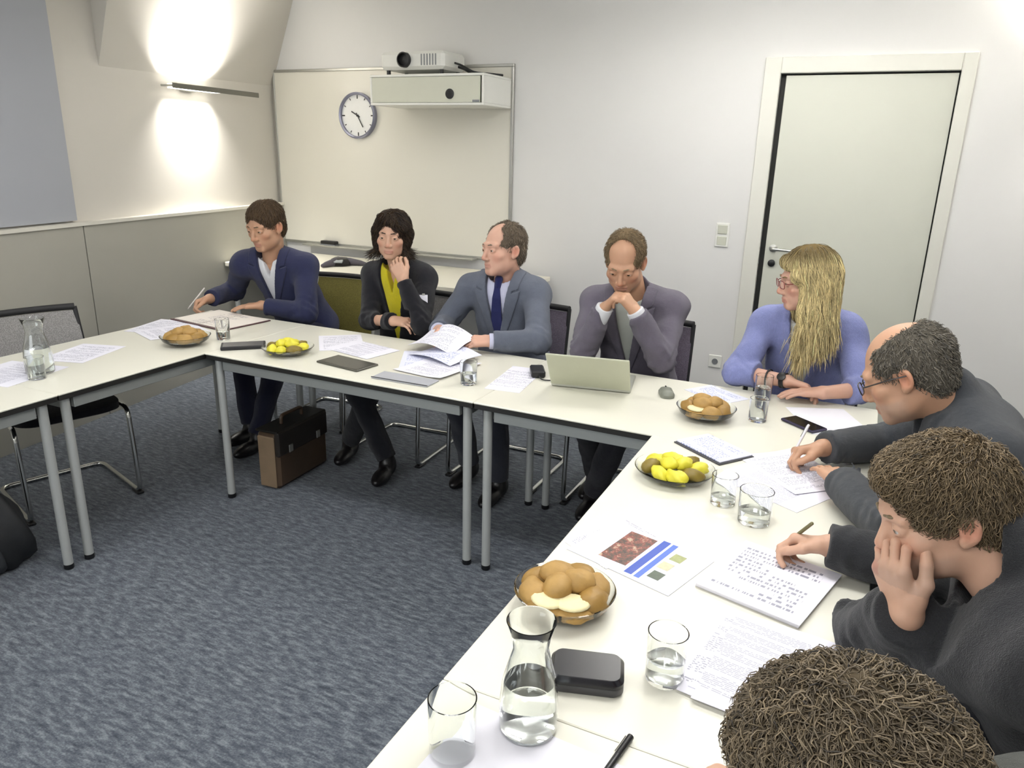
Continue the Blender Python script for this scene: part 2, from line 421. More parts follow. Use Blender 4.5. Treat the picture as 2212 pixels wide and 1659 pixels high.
# whiteboard, clock, projector
X0, X1, Z0, Z1 = -3.945, -1.8, 0.87, 2.215
w = thing('whiteboard', 'large white wall board behind the seated people', 'whiteboard', ((X0+X1)/2, YB-0.012, Z0))
MB().box((0, 0, (Z1-Z0)/2), (X1-X0-0.03, 0.016, Z1-Z0-0.03)).build('board', M['whiteboard'], w)
for c, d in (((0, -0.004, 0.01), (X1-X0, 0.026, 0.02)), ((0, -0.004, Z1-Z0-0.01), (X1-X0, 0.026, 0.02)), ((-(X1-X0)/2+0.01, -0.004, (Z1-Z0)/2), (0.02, 0.026, Z1-Z0-0.04)), (((X1-X0)/2-0.01, -0.004, (Z1-Z0)/2), (0.02, 0.026, Z1-Z0-0.04))):
    MB().box(c, d, 0.003).build('frame', M['alu'], w)
MB().box((0, -0.05, 0.0), (1.6, 0.075, 0.012), 0.003).build('pen_tray', M['alu'], w)
e = thing('board_eraser', 'small black board eraser on the whiteboard tray', 'eraser', (-3.42, YB-0.06, Z0+0.0065))
MB().box((0, 0, 0.02), (0.15, 0.05, 0.028), 0.006).build('grip', M['black'], e)
MB().box((0, 0, 0.004), (0.145, 0.048, 0.008)).build('felt_pad', M['grey_plastic'], e)
ck = thing('wall_clock', 'round silver-rimmed wall clock beside the projector box', 'clock', (-3.11, YB-0.022, 1.875))
RX = Matrix.Rotation(PI/2, 4, 'X')
R = 0.168
MB().lathe([(R-0.018, 0.004), (R-0.018, 0.03), (R-0.008, 0.036), (R, 0.03), (R, 0.0), (R-0.018, 0.0)], 48, mat=RX, close=False).build('rim', plain('clock_rim', '#8f90a2', 0.3, 0.6), ck, smooth=True)
MB().lathe([(0.0, 0.0), (R-0.012, 0.0), (R-0.012, 0.012), (0.0, 0.012)], 48, mat=RX, close=False).build('face', plain('clock_face', '#f1f1ef', 0.5), ck)
for k in range(12):
    a = 2*PI*k/12; L = 0.026 if k % 3 == 0 else 0.016
    mt = Matrix.Rotation(a, 4, 'Y') @ Matrix.Translation((0, -0.0135, R-0.034))
    MB().box((0, 0, 0), (0.006 if k % 3 else 0.009, 0.002, L), mat=mt).build('hour_mark', M['black'], ck)
for nm, a, L, wd, yy in (('hour_hand', math.radians(-62), 0.066, 0.009, -0.016), ('minute_hand', math.radians(150), 0.098, 0.007, -0.019)):
    MB().box((0, yy, L/2-0.012), (wd, 0.002, L+0.02), mat=Matrix.Rotation(a, 4, 'Y')).build(nm, M['black'], ck)
MB().lathe([(0.008, 0.012), (0.008, 0.024), (0.0, 0.025)], 16, mat=RX).build('hub', M['black'], ck)

PX0, PX1, PY0, PZ0, PZ1 = -2.70, -1.815, 2.165, 1.925, 2.12
pb = thing('projector_cabinet', 'white wall-mounted box with a beige front below the projector', 'cabinet', ((PX0+PX1)/2, YB-0.031, PZ0))
W_, D_, H_ = PX1-PX0, YB-PY0-0.031, PZ1-PZ0
b = MB()
b.box((0, -D_/2, 0.008), (W_, D_, 0.016), 0.003); b.box((0, -D_/2, H_-0.008), (W_, D_, 0.016), 0.003)
for sg in (-1, 1): b.box((sg*(W_/2-0.008), -D_/2, H_/2), (0.016, D_, H_-0.032), 0.002)
b.box((0, -0.006, H_/2), (W_-0.032, 0.012, H_-0.032))
b.build('case', M['white_plastic'], pb)
fp = MB().box((-0.01, -D_+0.008, H_/2), (W_-0.036, 0.012, H_-0.036)).build('front_panel', M['beige_plastic'], pb)
MB().lathe([(0.032, 0), (0.032, 0.006), (0.026, 0.008), (0, 0.006)], 24, mat=Matrix.Translation((0.19, -D_+0.004, 0.07)) @ RX, close=False).build('sensor_port', M['black'], pb, smooth=True)
MB().box((0.385, -D_+0.001, 0.026), (0.05, 0.003, 0.014)).build('name_plate', M['grey_plastic'], pb)
pj = thing('projector', 'white projector with a round black lens on the wall box', 'projector', (-2.44, 2.36, PZ1+0.003), 0.0)
b = MB(); b.box((0.05, 0, 0.088), (0.50, 0.30, 0.115), 0.02); b.build('housing', M['white_plastic'], pj, smooth=True, angle=0.5)
for sx in (-0.16, 0.26):
    for sy in (-0.11, 0.11): MB().lathe([(0.014, 0), (0.014, 0.032)], 14, c=(sx, sy, 0)).build('foot', M['black'], pj)
MB().lathe([(0.048, -0.01), (0.048, 0.03), (0.040, 0.034), (0.036, 0.01), (0.0, 0.016)], 30, mat=Matrix.Translation((0.0, -0.15, 0.09)) @ RX, close=False).build('lens', M['black'], pj, smooth=True)
for k in range(6): MB().box((0.13+k*0.022, -0.151, 0.09), (0.008, 0.004, 0.07)).build('vent_slot', M['grey_plastic'], pj)
MB().tube(rounded([(0.30, 0.05, 0.06), (0.36, 0.02, 0.045), (0.44, -0.03, 0.012), (0.53, 0.05, 0.012), (0.58, 0.16, 0.012)], 0.05), 0.009).build('cable', M['black'], pj, smooth=True)
MB().tube(rounded([(0.30, 0.0, 0.08), (0.38, -0.05, 0.06), (0.47, -0.06, 0.014), (0.55, 0.10, 0.012)], 0.05), 0.007).build('cable', M['black'], pj, smooth=True)

# wall sconce (its own light is here)
lens_m = emit('sconce_diffuser', (1, 0.97, 0.9, 1), 5)
dark_alu = plain('dark_aluminium', '#77766f', 0.4, 0.7)
def sconce(label, loc, ang, up, down):
    sc = thing('wall_sconce', label, 'wall lamp', loc, ang, 'wall lamps')
    MB().box((0.02, -0.17, 0), (0.04, 0.12, 0.04), 0.004).build('wall_mount', M['alu'], sc)
    MB().box((0.085, -0.17, 0), (0.10, 0.56, 0.014), 0.004).build('reflector_tray', M['alu'], sc)
    MB().box((0.141, 0, 0), (0.010, 0.92, 0.034), 0.003).build('front_bar', dark_alu, sc)
    for dz in (0.011, -0.011): MB().box((0.085, -0.17, dz), (0.07, 0.46, 0.006)).build('diffuser', lens_m, sc)
    area_light('sconce_uplight', (0.085, -0.17, 0.02), (PI, 0, 0), 0.06, 0.44, up, (1, 0.97, 0.91), math.radians(108), sc)
    area_light('sconce_downlight', (0.085, -0.17, -0.02), (0, 0, 0), 0.06, 0.44, down, (1, 0.97, 0.91), math.radians(100), sc)
sconce('slim metal wall lamp throwing light up and down the left wall', (XL(1.75)+0.001, 1.75, 2.0), WALL_ANG, 16, 10)
sconce('added slim metal wall lamp on the back wall right of the door, out of view', (1.75, YB-0.001, 2.0), -PI/2, 24, 2)  # second lamp, added out of frame to brighten the upper back wall

# hanging lights added out of frame to light the room
lum_m = emit('added_light_diffuser', (1, .98, .95, 1), 3)
for i, (x, y, sx, sy, wd_, wu_) in enumerate(ADDED_LUMINAIRES):
    nm = ['over the near end of the right table row', 'in front of the door', 'over the middle of the carpet', 'near the whiteboard', 'behind the photographer', 'by the front wall'][i]
    t = thing('added_luminaire', 'added white rectangular hanging light ' + nm, 'pendant light', (x, y, LUM_Z), 0, 'added hanging lights out of view')
    b = MB()
    for c, d in (((0, sy/2+.01, 0), (sx+.04, .02, .06)), ((0, -sy/2-.01, 0), (sx+.04, .02, .06)), ((sx/2+.01, 0, 0), (.02, sy, .06)), ((-sx/2-.01, 0, 0), (.02, sy, .06))): b.box(c, d)
    b.build('housing', M['white_plastic'], t)
    MB().box((0, 0, 0), (sx, sy, 0.03)).build('diffuser', lum_m, t)
    for sg in (-1, 1): MB().tube([(sg*sx*.45, sy/2+.01, .03), (sg*sx*.45, sy/2+.01, CEIL-LUM_Z)], .002, 6).build('suspension_wire', M['alu'], t)

# switch and socket
s = thing('light_switch', 'white double light switch left of the door', 'light switch', (-0.30, YB-0.0005, 1.165))
MB().box((0, -0.005, 0), (0.085, 0.01, 0.15), 0.003).build('plate', M['white_plastic'], s)
for dz in (0.036, -0.036): MB().box((0, -0.012, dz), (0.06, 0.008, 0.056), 0.003, mat=Matrix.Rotation(0.06, 4, 'X')).build('rocker', M['beige_plastic'], s)
s = thing('wall_socket', 'white wall socket low beside the door frame', 'socket', (-0.26, YB-0.0005, 0.33))
MB().box((0, -0.005, 0), (0.085, 0.01, 0.085), 0.003).build('plate', M['white_plastic'], s)
MB().lathe([(0.02, 0), (0.02, 0.003), (0.016, 0.003), (0.016, 0.0008), (0, 0.0008)], 20, mat=Matrix.Translation((0, -0.0105, 0)) @ RX, close=False).build('outlet', M['grey_plastic'], s)

# sideboard desk under the whiteboard
sb = thing('side_desk', 'long white desk against the wall behind the seated people', 'desk', (-2.72, 2.12, 0))
x0, x1, y0, y1 = -3.78+2.72, -1.45+2.72, -0.36, 0.40
MB().box(((x0+x1)/2, (y0+y1)/2, 0.785), (x1-x0, y1-y0, 0.032), 0.004).build('desktop', M['desk_top'], sb)
b = MB(); b.box(((x0+x1)/2, y0+0.05, 0.742), (x1-x0-0.12, 0.02, 0.052)); b.box(((x0+x1)/2, y1-0.05, 0.742), (x1-x0-0.12, 0.02, 0.052)); b.build('apron', M['apron'], sb)
for xx in (x0+0.05, (x0+x1)/2, x1-0.05):
    for yy in (y0+0.05, y1-0.05): MB().lathe([(0.02, 0), (0.02, 0.768)], 14, c=(xx, yy, 0)).build('leg', M['leg_metal'], sb)
ph = thing('conference_phone', 'dark three-armed conference phone on the desk below the whiteboard', 'phone', (-2.98, 2.12, 0.8015), 0.4)
b = MB()
for k in range(3):
    mt = Matrix.Rotation(2*PI*k/3, 4, 'Z')
    b.tube([(0.0, 0, 0.03), (0.07, 0, 0.028), (0.15, 0, 0.02), (0.19, 0, 0.014)], [0.03, 0.028, 0.02, 0.012], 12, mat=mt)
b.build('body', plain('phone_grey', '#4b4750', 0.5), ph, smooth=True)
MB().lathe([(0.075, 0.0), (0.085, 0.02), (0.07, 0.045), (0.05, 0.055), (0, 0.058)], 28).build('speaker_dome', M['black'], ph, smooth=True)
MB().box((0.0, -0.06, 0.058), (0.07, 0.04, 0.012), 0.003, mat=Matrix.Rotation(0.3, 4, 'X')).build('display', plain('phone_display', '#9aa0a2', 0.25), ph)

# ------------------------------------------------------------------ tables
TOP = 0.73
def make_table():
    t = thing('meeting_table', 'x', 'table')
    MB().box((0, 0, TOP-0.0035), (1.398, 0.698, 0.007), 0.002).build('tabletop', M['tabletop'], t)
    MB().box((0, 0, TOP-0.017), (1.394, 0.694, 0.02), 0.002).build('edge_band', M['edge'], t)
    for sg in (-1, 1):
        MB().box((0, sg*0.31, TOP-0.0525), (1.25, 0.022, 0.05), 0.002).build('apron', M['apron'], t)
        MB().box((sg*0.645, 0, TOP-0.0525), (0.022, 0.58, 0.05), 0.002).build('apron', M['apron'], t)
    for sx in (-1, 1):
        for sy in (-1, 1):
            l = MB().lathe([(0.018, 0.022), (0.018, TOP-0.028)], 18, c=(sx*0.655, sy*0.31, 0)).build('leg', M['leg_metal'], t, smooth=True)
            MB().lathe([(0.016, 0.0), (0.019, 0.004), (0.019, 0.022)], 18, c=(sx*0.655, sy*0.31, 0)).build('foot_cap', M['black'], l, smooth=True)
    return t
TABLES = [((-2.45, 0, 0), PI/2, 'white meeting table at the far left corner where the man in navy writes'),
          ((-2.45, -1.4, 0), PI/2, 'white meeting table at the left edge of the picture'),
          ((-1.4, 0.35, 0), 0, 'white meeting table before the woman in black, briefcase underneath'),
          ((0, 0.35, 0), 0, 'white meeting table carrying the open laptop'),
          ((0.35, -0.7, 0), PI/2, 'white meeting table with the blue-striped brochure on it'),
          ((0.35, -2.1, 0), PI/2, 'white meeting table nearest the camera at the bottom edge')]
t0 = make_table()
for i, (loc, rz, lab) in enumerate(TABLES):
    t = t0 if i == 0 else copy_tree(t0)
    t.location = loc; t.rotation_euler = (0, 0, rz); t['label'] = lab; t['group'] = 'meeting tables set in a U'

# ------------------------------------------------------------------ chairs (local forward is -Y)
def make_chair(mesh_mat, up_mat=None):
    t = thing('cantilever_chair', 'x', 'chair')
    hw, zf = 0.235, 0.012
    path = [(-hw+0.03, 0.15, 0.44), (-hw, -0.24, 0.445), (-hw, -0.27, zf), (-hw, 0.24, zf), (hw, 0.24, zf), (hw, -0.27, zf), (hw, -0.24, 0.445), (hw-0.03, 0.15, 0.44)]
    MB().tube(rounded(path, 0.055, 6), 0.0115, 12).build('frame', M['chrome'], t, smooth=True)
    for sg in (-1, 1):
        MB().box((sg*hw, -0.235, 0.008), (0.032, 0.075, 0.014), 0.004).build('glide', M['black'], t)
    # seat cushion
    n = 14; v = []; f = []
    for k, (z, ins) in enumerate(((0.435, 0.02), (0.445, 0.0), (0.475, 0.0), (0.487, 0.025), (0.489, 0.09))):
        for i in range(40):
            a = 2*PI*i/40; c, s_ = math.cos(a), math.sin(a); e = 0.38
            x = math.copysign(abs(c)**e, c)*(0.225-ins); y = math.copysign(abs(s_)**e, s_)*(0.225-ins)-0.03
            v.append((x, y, z))
    for k in range(4):
        for i in range(40): j = (i+1) % 40; f.append((k*40+i, k*40+j, (k+1)*40+j, (k+1)*40+i))
    f.append(tuple(range(40))[::-1]); f.append(tuple(4*40+i for i in range(40)))
    MB().add(v, f).build('seat', M['seat_black'], t, smooth=True)
    # back: two uprights, mesh panel, top rail
    def bk(x, s): return (x*(1-0.04*s), 0.16+0.10*s+0.05*(x/0.22)**2*-0.5, 0.42+0.44*s)
    for sg in (-1, 1):
        MB().tube([bk(sg*0.222, s) for s in (0, 0.15, 0.3, 0.5, 0.75, 1.0)], 0.011, 10).build('back_upright', up_mat or M['black_matte'], t, smooth=True)
    v = []; f = []; nx, ny = 12, 10
    for side in (0.004, -0.004):
        for j in range(ny+1):
            for i in range(nx+1):
                p = bk(-0.222+0.444*i/nx, 0.16+0.80*j/ny); v.append((p[0], p[1]+side-0.012*math.sin(PI*j/ny), p[2]))
    o = (nx+1)*(ny+1)
    for j in range(ny):
        for i in range(nx):
            a = j*(nx+1)+i; f.append((a+1, a, a+nx+1, a+nx+2)); f.append((o+a, o+a+1, o+a+nx+2, o+a+nx+1))
    ring = [i for i in range(nx+1)] + [j*(nx+1)+nx for j in range(1, ny+1)] + [ny*(nx+1)+i for i in range(nx-1, -1, -1)] + [j*(nx+1) for j in range(ny-1, 0, -1)]
    for a, b_ in zip(ring, ring[1:]+ring[:1]): f.append((a, b_, o+b_, o+a))
    MB().add(v, f).build('backrest', mesh_mat, t, smooth=True)
    MB().tube([bk(-0.222+0.444*i/10, 1.0) for i in range(11)], 0.016, 10).build('top_rail', M['black_matte'], t, smooth=True)
    MB().tube([bk(-0.222+0.444*i/10, 0.14) for i in range(11)], 0.010, 10).build('lower_rail', M['black_matte'], t, smooth=True)
    return t
CH = {'grey': make_chair(M['mesh_grey']), 'plum': make_chair(M['mesh_plum']), 'olive': make_chair(M['mesh_olive'], M['alu'])}
CHAIRS = [('grey', (-2.79, -0.29, 0), math.radians(72.5), 'empty black and grey mesh chair at the left table'),
          ('olive', (-2.385, 1.22, 0), 0.10, 'olive-backed chair with pale uprights behind the man in the navy blazer'),
          ('grey', (-1.70, 1.02, 0), 0.05, 'grey mesh chair under the woman in black and yellow'),
          ('plum', (-1.02, 1.02, 0), 0.0, 'plum mesh chair under the man with the blue tie'),
          ('plum', (-0.36, 1.0, 0), 0.0, 'plum mesh chair behind the man resting his chin on clasped hands'),
          ('grey', (0.40, 1.03, 0), 0.0, 'chair under the blonde woman in the lavender cardigan'),
          ('grey', (1.12, -0.09, 0), -PI/2, 'chair under the balding man in the dark grey jacket'),
          ('grey', (1.14, -0.92, 0), -PI/2, 'chair under the young brown-haired man in the dark sweater'),
          ('grey', (1.14, -1.72, 0), -PI/2, 'chair under the curly-haired person nearest the camera')]
used = set()
for kind, loc, rz, lab in CHAIRS:
    c = CH[kind] if kind not in used else copy_tree(CH[kind]); used.add(kind)
    c.location = loc; c.rotation_euler = (0, 0, rz); c['label'] = lab; c['group'] = 'cantilever meeting chairs'

# ------------------------------------------------------------------ glass and bread
Z = TOP + 0.0005
def make_bowl(name, label, loc, r=0.11, h=0.045):
    w_ = 0.004
    prof = [(0.0, 0.0), (r*0.5, 0.0), (r*0.62, 0.004), (r*0.9, h*0.55), (r, h), (r-w_*0.5, h+0.001), (r-w_, h-0.001), (r*0.9-w_, h*0.55+0.001), (r*0.60, 0.009), (0.0, 0.007)]
    o = MB().lathe(prof, 48, close=False).build(name, M['glass'], None, loc, smooth=True)
    return tag(o, label, 'bowl', 'glass bowls of snacks')
def blob(seed, sx, sy, sz, amp=0.12, n=18):
    r = random.Random(seed); v = []; f = []
    ph_ = [(r.uniform(1, 3), r.uniform(1, 3), r.uniform(1, 3), r.uniform(0, 6)) for _ in range(4)]
    for j in range(n//2+1):
        th = PI*j/(n//2)
        for i in range(n):
            a = 2*PI*i/n; d = Vector((math.sin(th)*math.cos(a), math.sin(th)*math.sin(a), math.cos(th)))
            k = 1+sum(math.sin(p_[0]*d.x*2+p_[1]*d.y*2+p_[2]*d.z*2+p_[3]) for p_ in ph_)*amp/4
            z = d.z*k; z = z if z > -0.55 else -0.55+(z+0.55)*0.3
            v.append((d.x*k*sx, d.y*k*sy, (z+0.62)*sz))
    for j in range(n//2):
        for i in range(n):
            l = (i+1) % n; f.append((j*n+i, (j+1)*n+i, (j+1)*n+l, j*n+l))
    return MB().add(v, f)
def roll(loc, rz, label, group, kind='crust', s=1.0, tilt=0.0, seed=0):
    sx, sy, sz = 0.038*s, 0.029*s, 0.025*s
    if kind == 'half':
        t = thing('bread_roll', label, 'bread', loc, rz, group)
        o = blob(seed, sx*1.05, sy*1.15, sz*0.7).build('crust', M['crust'], t, smooth=True, angle=3)
        MB().lathe([(0.0, 0.0), (0.026*s, 0.0), (0.029*s, 0.003), (0.024*s, 0.008), (0, 0.009)], 22, c=(0, 0, sz*0.98), mat=Matrix.Diagonal((1.15, 0.98, 1, 1))).build('cut_face', M['crumb'], t, smooth=True, angle=3)
        t.rotation_euler = (tilt, 0, rz); return t
    o = blob(seed, sx, sy, sz).build('bread_roll', M[kind], None, loc, (tilt, 0, rz), smooth=True, angle=3)
    return tag(o, label, 'bread', group)
WORDS = ['right', 'back-right', 'back', 'back-left', 'left', 'front-left', 'front', 'front-right']
def place_word(dx, dy, k=8):
    a = math.atan2(-0.428*dx+0.904*dy, 0.904*dx+0.428*dy)      # as seen from where the photographer stands
    return WORDS[int(round(a/(2*PI)*8)) % 8]
def fill_bread(cx, cy, tag_, n=8, halves=2, s=1.0, r=0.06, ang0=0.0):
    k = 0
    for i in range(n):
        a = ang0 + 2*PI*i/n; kind = 'half' if i < halves else ('crust' if i % 2 else 'croissant')
        roll((cx+r*math.cos(a), cy+r*math.sin(a), Z+0.020), a+PI/2+random.uniform(-.4, .4), ('cut bread half' if kind == 'half' else 'golden bread roll') + ' at the ' + place_word(math.cos(a), math.sin(a)) + ' ' + tag_, 'bread '+tag_, kind, s, 0.0, i)
    for i in range(3):
        a = ang0 + 2.2 + 2*PI*i/3
        roll((cx+0.026*math.cos(a), cy+0.026*math.sin(a), Z+0.044), a+random.uniform(0, 2), 'bread roll on top, ' + place_word(math.cos(a), math.sin(a)) + ', ' + tag_, 'bread top '+tag_, 'crust', s*0.95, 0.15, i+20)
make_bowl('glass_bowl', 'glass bowl heaped with bread rolls beside the carafe', (0.112, -1.085, Z), 0.108)
fill_bread(0.112, -1.085, 'in the bowl beside the carafe', 8, 2, 1.12, 0.066, ang0=-1.75)
make_bowl('glass_bowl', 'glass bowl of bread rolls beyond the fruit dish, right of the laptop', (0.125, 0.27, Z), 0.108)
fill_bread(0.125, 0.27, 'in the bowl right of the laptop', 7, 1, 1.05, 0.062, ang0=-2.0)
make_bowl('glass_bowl', 'glass bowl of bread rolls on the far left table', (-2.30, 0.075, Z), 0.115)
fill_bread(-2.30, 0.075, 'in the bowl on the far left table', 8, 0, 1.1, 0.066)
def fill_fruit(cx, cy, tag_, seed):
    r = random.Random(seed)
    for i in range(11):
        a = 2*PI*i/8+0.3 if i < 8 else 2*PI*i/3; rad = 0.068 if i < 8 else 0.025; z = 0.016 if i < 8 else 0.034
        yel = (i % 3 != 1) if i < 8 else True
        o = blob(seed*50+i, 0.036, 0.024, 0.022, 0.2).build('fruit_piece', M['yellow_fruit'] if yel else M['olive_fruit'], None, (cx+rad*math.cos(a), cy+rad*math.sin(a), Z+z), (r.uniform(-.3, .3), r.uniform(-.3, .3), a+r.uniform(0, 1.5)), smooth=True, angle=3)
        if yel: tag(o, 'bright yellow fruit piece ' + ('at the ' if i < 8 else 'on top, ') + place_word(math.cos(a), math.sin(a)) + ' ' + tag_, 'fruit', 'yellow pieces ' + tag_)
        else: tag(o, 'olive-brown snack piece at the ' + place_word(math.cos(a), math.sin(a)) + ' ' + tag_, 'snack', 'brown pieces ' + tag_)
make_bowl('glass_dish', 'glass dish of yellow fruit beside the pair of drinking glasses', (0.155, -0.315, Z), 0.118, 0.035)
fill_fruit(0.155, -0.315, 'in the dish beside the pair of drinking glasses', 3)
make_bowl('glass_dish', 'glass dish of yellow fruit before the navy blazer man', (-1.775, 0.19, Z), 0.118, 0.035)
fill_fruit(-1.775, 0.19, 'in the dish on the far back table', 4)
def drinking_glass(label, loc, r=0.037, h=0.095, fill=0.0):
    t = thing('drinking_glass', label, 'glass', loc, 0, 'drinking glasses')
    w_ = 0.0022
    MB().lathe([(0, 0), (r*0.9, 0), (r*0.94, 0.002), (r, h), (r-w_*0.5, h+0.001), (r-w_, h), (r*0.94-w_, 0.010), (0, 0.009)], 40, close=False).build('tumbler', M['glass'], t, smooth=True)
    if fill:
        rb = r*0.94-w_-0.0004; rt = rb+(r-w_-rb)*fill
        MB().lathe([(0, 0.0096), (rb, 0.0105), (rt-0.0005, h*fill), (0, h*fill)], 40, close=False).build('water', M['water'], t, smooth=True)
    return t
drinking_glass('empty tumbler at the bottom edge, left of the carafe', (0.105, -1.545, Z), 0.039, 0.105)
drinking_glass('half-full water glass between the black case and the printed stack', (0.362, -1.212, Z), 0.037, 0.10, 0.45)
drinking_glass('tumbler beside the fruit dish, left of its twin', (0.318, -0.418, Z), 0.036, 0.085, 0.3)
drinking_glass('larger tumbler beside the fruit dish, nearest the writing pad', (0.412, -0.49, Z), 0.044, 0.09, 0.4)
drinking_glass('water glass at the table edge before the man with the blue tie', (-0.83, 0.20, Z), 0.036, 0.095, 0.5)
drinking_glass('tumbler in front of the blonde woman', (0.28, 0.60, Z), 0.034, 0.10, 0.55)
drinking_glass('tumbler behind the bread bowl near the dark phone', (0.30, 0.335, Z), 0.034, 0.085)
drinking_glass('tumbler on the far left table corner by the bread bowl', (-2.23, 0.24, Z), 0.034, 0.10, 0.4)
drinking_glass('glass at the left picture edge beside the water carafe', (-2.36, -0.61, Z), 0.034, 0.09)
def carafe(label, loc, s=1.0, fill=0.10):
    t = thing('water_carafe', label, 'carafe', loc, 0, 'water carafes')
    pr_ = [(0.046, 0.0), (0.050, 0.006), (0.051, 0.05), (0.046, 0.10), (0.034, 0.145), (0.030, 0.165), (0.034, 0.19), (0.042, 0.215)]
    outer = [(r*s, z*s) for r, z in pr_]; w_ = 0.0025
    inner = [(r-w_, z) for r, z in outer[::-1][:-1]] + [(outer[0][0]-w_, 0.008)]
    MB().lathe([(0, 0)] + outer + [(outer[-1][0]-w_*0.5, outer[-1][1]+0.001)] + inner + [(0, 0.007)], 48, close=False).build('vessel', M['glass'], t, smooth=True)
    MB().lathe([(0, 0.0085), (0.0465*s, 0.0095), (0.0478*s, 0.05*s), (0.0430*s, fill*s), (0, fill*s)], 40, close=False).build('water', M['water'], t, smooth=True)
    return t
carafe('glass water carafe in front of the near bread bowl', (0.190, -1.440, Z), 0.97)
carafe('glass water carafe on the left table at the picture edge', (-2.43, -0.55, Z), 1.06)

# ------------------------------------------------------------------ papers and devices
def sheet(label, quad, mat, name='paper_sheet', cat='paper', z=0.0, th=0.0008, group=None, curl=0.0):
    """a rectangular sheet given by centre, size and turn"""
    cx, cy, w_, h_, rz = quad
    n = 8; v = []; f = []
    for top in (1, 0):
        for j in range(n+1):
            for i in range(n+1):
                x, y = (i/n-.5)*w_, (j/n-.5)*h_
                zz = curl*max(0, (i/n-.6)/.4)**2 + curl*0.4*max(0, (.3-j/n)/.3)**2
                v.append((x, y, zz+(th if top else 0)))
    o = (n+1)**2
    for j in range(n):
        for i in range(n):
            a = j*(n+1)+i; f.append((a, a+1, a+n+2, a+n+1)); f.append((o+a+1, o+a, o+a+n+1, o+a+n+2))
    ring = list(range(n+1)) + [j*(n+1)+n for j in range(1, n+1)] + [n*(n+1)+i for i in range(n-1, -1, -1)] + [j*(n+1) for j in range(n-1, 0, -1)]
    for a, b_ in zip(ring, ring[1:]+ring[:1]): f.append((b_, a, o+a, o+b_))
    ob = MB().add(v, f).build(name, mat, None, (cx, cy, Z+z), (0, 0, rz))
    return tag(ob, label, cat, group)
A4 = (0.21, 0.297)
# right row
br = thing('brochure', 'open leaflet with a photo and diagonal blue stripe on the right table', 'brochure', (0.195, -0.805, Z), -0.30)
MB().box((0, 0, 0.0006), (0.285, 0.205, 0.0012)).build('sheet', plain('leaflet_paper', '#d3d4e4', 0.4, var=0.04, scale=30), br)
t = NT('leaflet_photo'); vv = t.coord(); t.l(t.ramp(t.noise(vv, 38, 5, 0.8), [(0.32, srgb('#1e1a22')), (0.47, srgb('#5a4436')), (0.54, srgb('#8a3a34')), (0.62, srgb('#b9a78e'))]), t.b.inputs['Base Color']); t.set(Roughness=0.35)
MB().box((-0.038, 0.012, 0.0013), (0.075, 0.155, 0.0004), mat=Matrix.Rotation(0.06, 4, 'Z')).build('photo', t.m, br)
MB().box((0.020, 0.006, 0.0014), (0.020, 0.19, 0.0004), mat=Matrix.Rotation(0.05, 4, 'Z')).build('blue_stripe', plain('blue_print', '#2f4fae', 0.4), br)
MB().box((0.044, 0.004, 0.0014), (0.014, 0.19, 0.0004), mat=Matrix.Rotation(0.05, 4, 'Z')).build('blue_stripe', plain('blue_print_light', '#4a6cc4', 0.4), br)
for k, (x, y, c) in enumerate(((0.075, 0.05, '#9aa06a'), (0.072, 0.0, '#c8c2a0'), (0.078, -0.05, '#4e5a4a'))):
    MB().box((x, y, 0.0014), (0.03, 0.034, 0.0004)).build('small_picture', plain('leaflet_picture', c, 0.4, var=0.4, scale=90), br)
MB().box((0.115, 0.0, 0.0014), (0.035, 0.16, 0.0003)).build('text_column', M['text_blue'], br)
MB().box((-0.112, 0.02, 0.0014), (0.045, 0.14, 0.0003)).build('text_column', M['text_blue'], br)
sheet('loose white sheet under the left side of the leaflet', (0.128, -0.775, 0.15, 0.21, -0.50), M['text'], z=0.0)
pad = thing('writing_pad', 'thick white pad with handwritten notes before the young man', 'notepad', (0.490, -0.778, Z), -0.26)
for k in range(5): MB().box((0.001*k, -0.0015*k, 0.0012+0.0024*k), (0.232, 0.262, 0.0022)).build('page', M['paper'] if k < 4 else text_paper('pad_notes', col='#eae8f2', ink='#4c4f6a', rows=15, dens=0.50, mx=0.40, my=0.42, size=(0.232, 0.262)), pad)
def fan(cx, cy, rz, n, label, d=0.012):
    t = thing('paper_stack', label, 'papers', (cx, cy, Z), rz)
    for k in range(n): MB().box((d*k, 0.004*k*(1 if k % 2 else -1), 0.001+0.002*k), (0.21, 0.285, 0.0016), mat=Matrix.Rotation(0.02*k, 4, 'Z')).build('sheet', M['text'] if k < n-1 else M['text_dense'], t)
    return t
fan(0.492, -1.10, -0.18, 5, 'fanned stack of printed sheets between the near glass and curly hair')
sheet('printed sheet under the right hand of the balding man', (0.47, -0.09, 0.21, 0.297, 0.75), M['text'], z=0.0011, curl=0.006)
sheet('printed sheet half under the balding man\'s page, nearest the glasses', (0.43, -0.22, 0.297, 0.21, -0.5), M['text_dense'])
sheet('white printed sheet between the balding man and the blonde woman', (0.535, 0.46, 0.22, 0.29, 0.42), M['paper'])
nb = thing('notebook', 'open notebook with a dark edge beside the yellow fruit dish', 'notebook', (0.215, -0.035, Z), -0.62)
MB().box((0, 0, 0.002), (0.215, 0.15, 0.004), 0.001).build('cover', M['cover_dark'], nb); MB().box((-0.002, 0.004, 0.0065), (0.205, 0.14, 0.005), 0.001).build('pages', M['text_blue'], nb)
sheet('bluish printed sheet left of the blonde woman\'s elbows', (0.105, 0.575, 0.21, 0.15, -0.6), M['text_blue'])
ph2 = thing('smartphone', 'dark purple phone on the white sheet before the balding man', 'phone', (0.458, 0.36, Z+0.0012), 0.9)
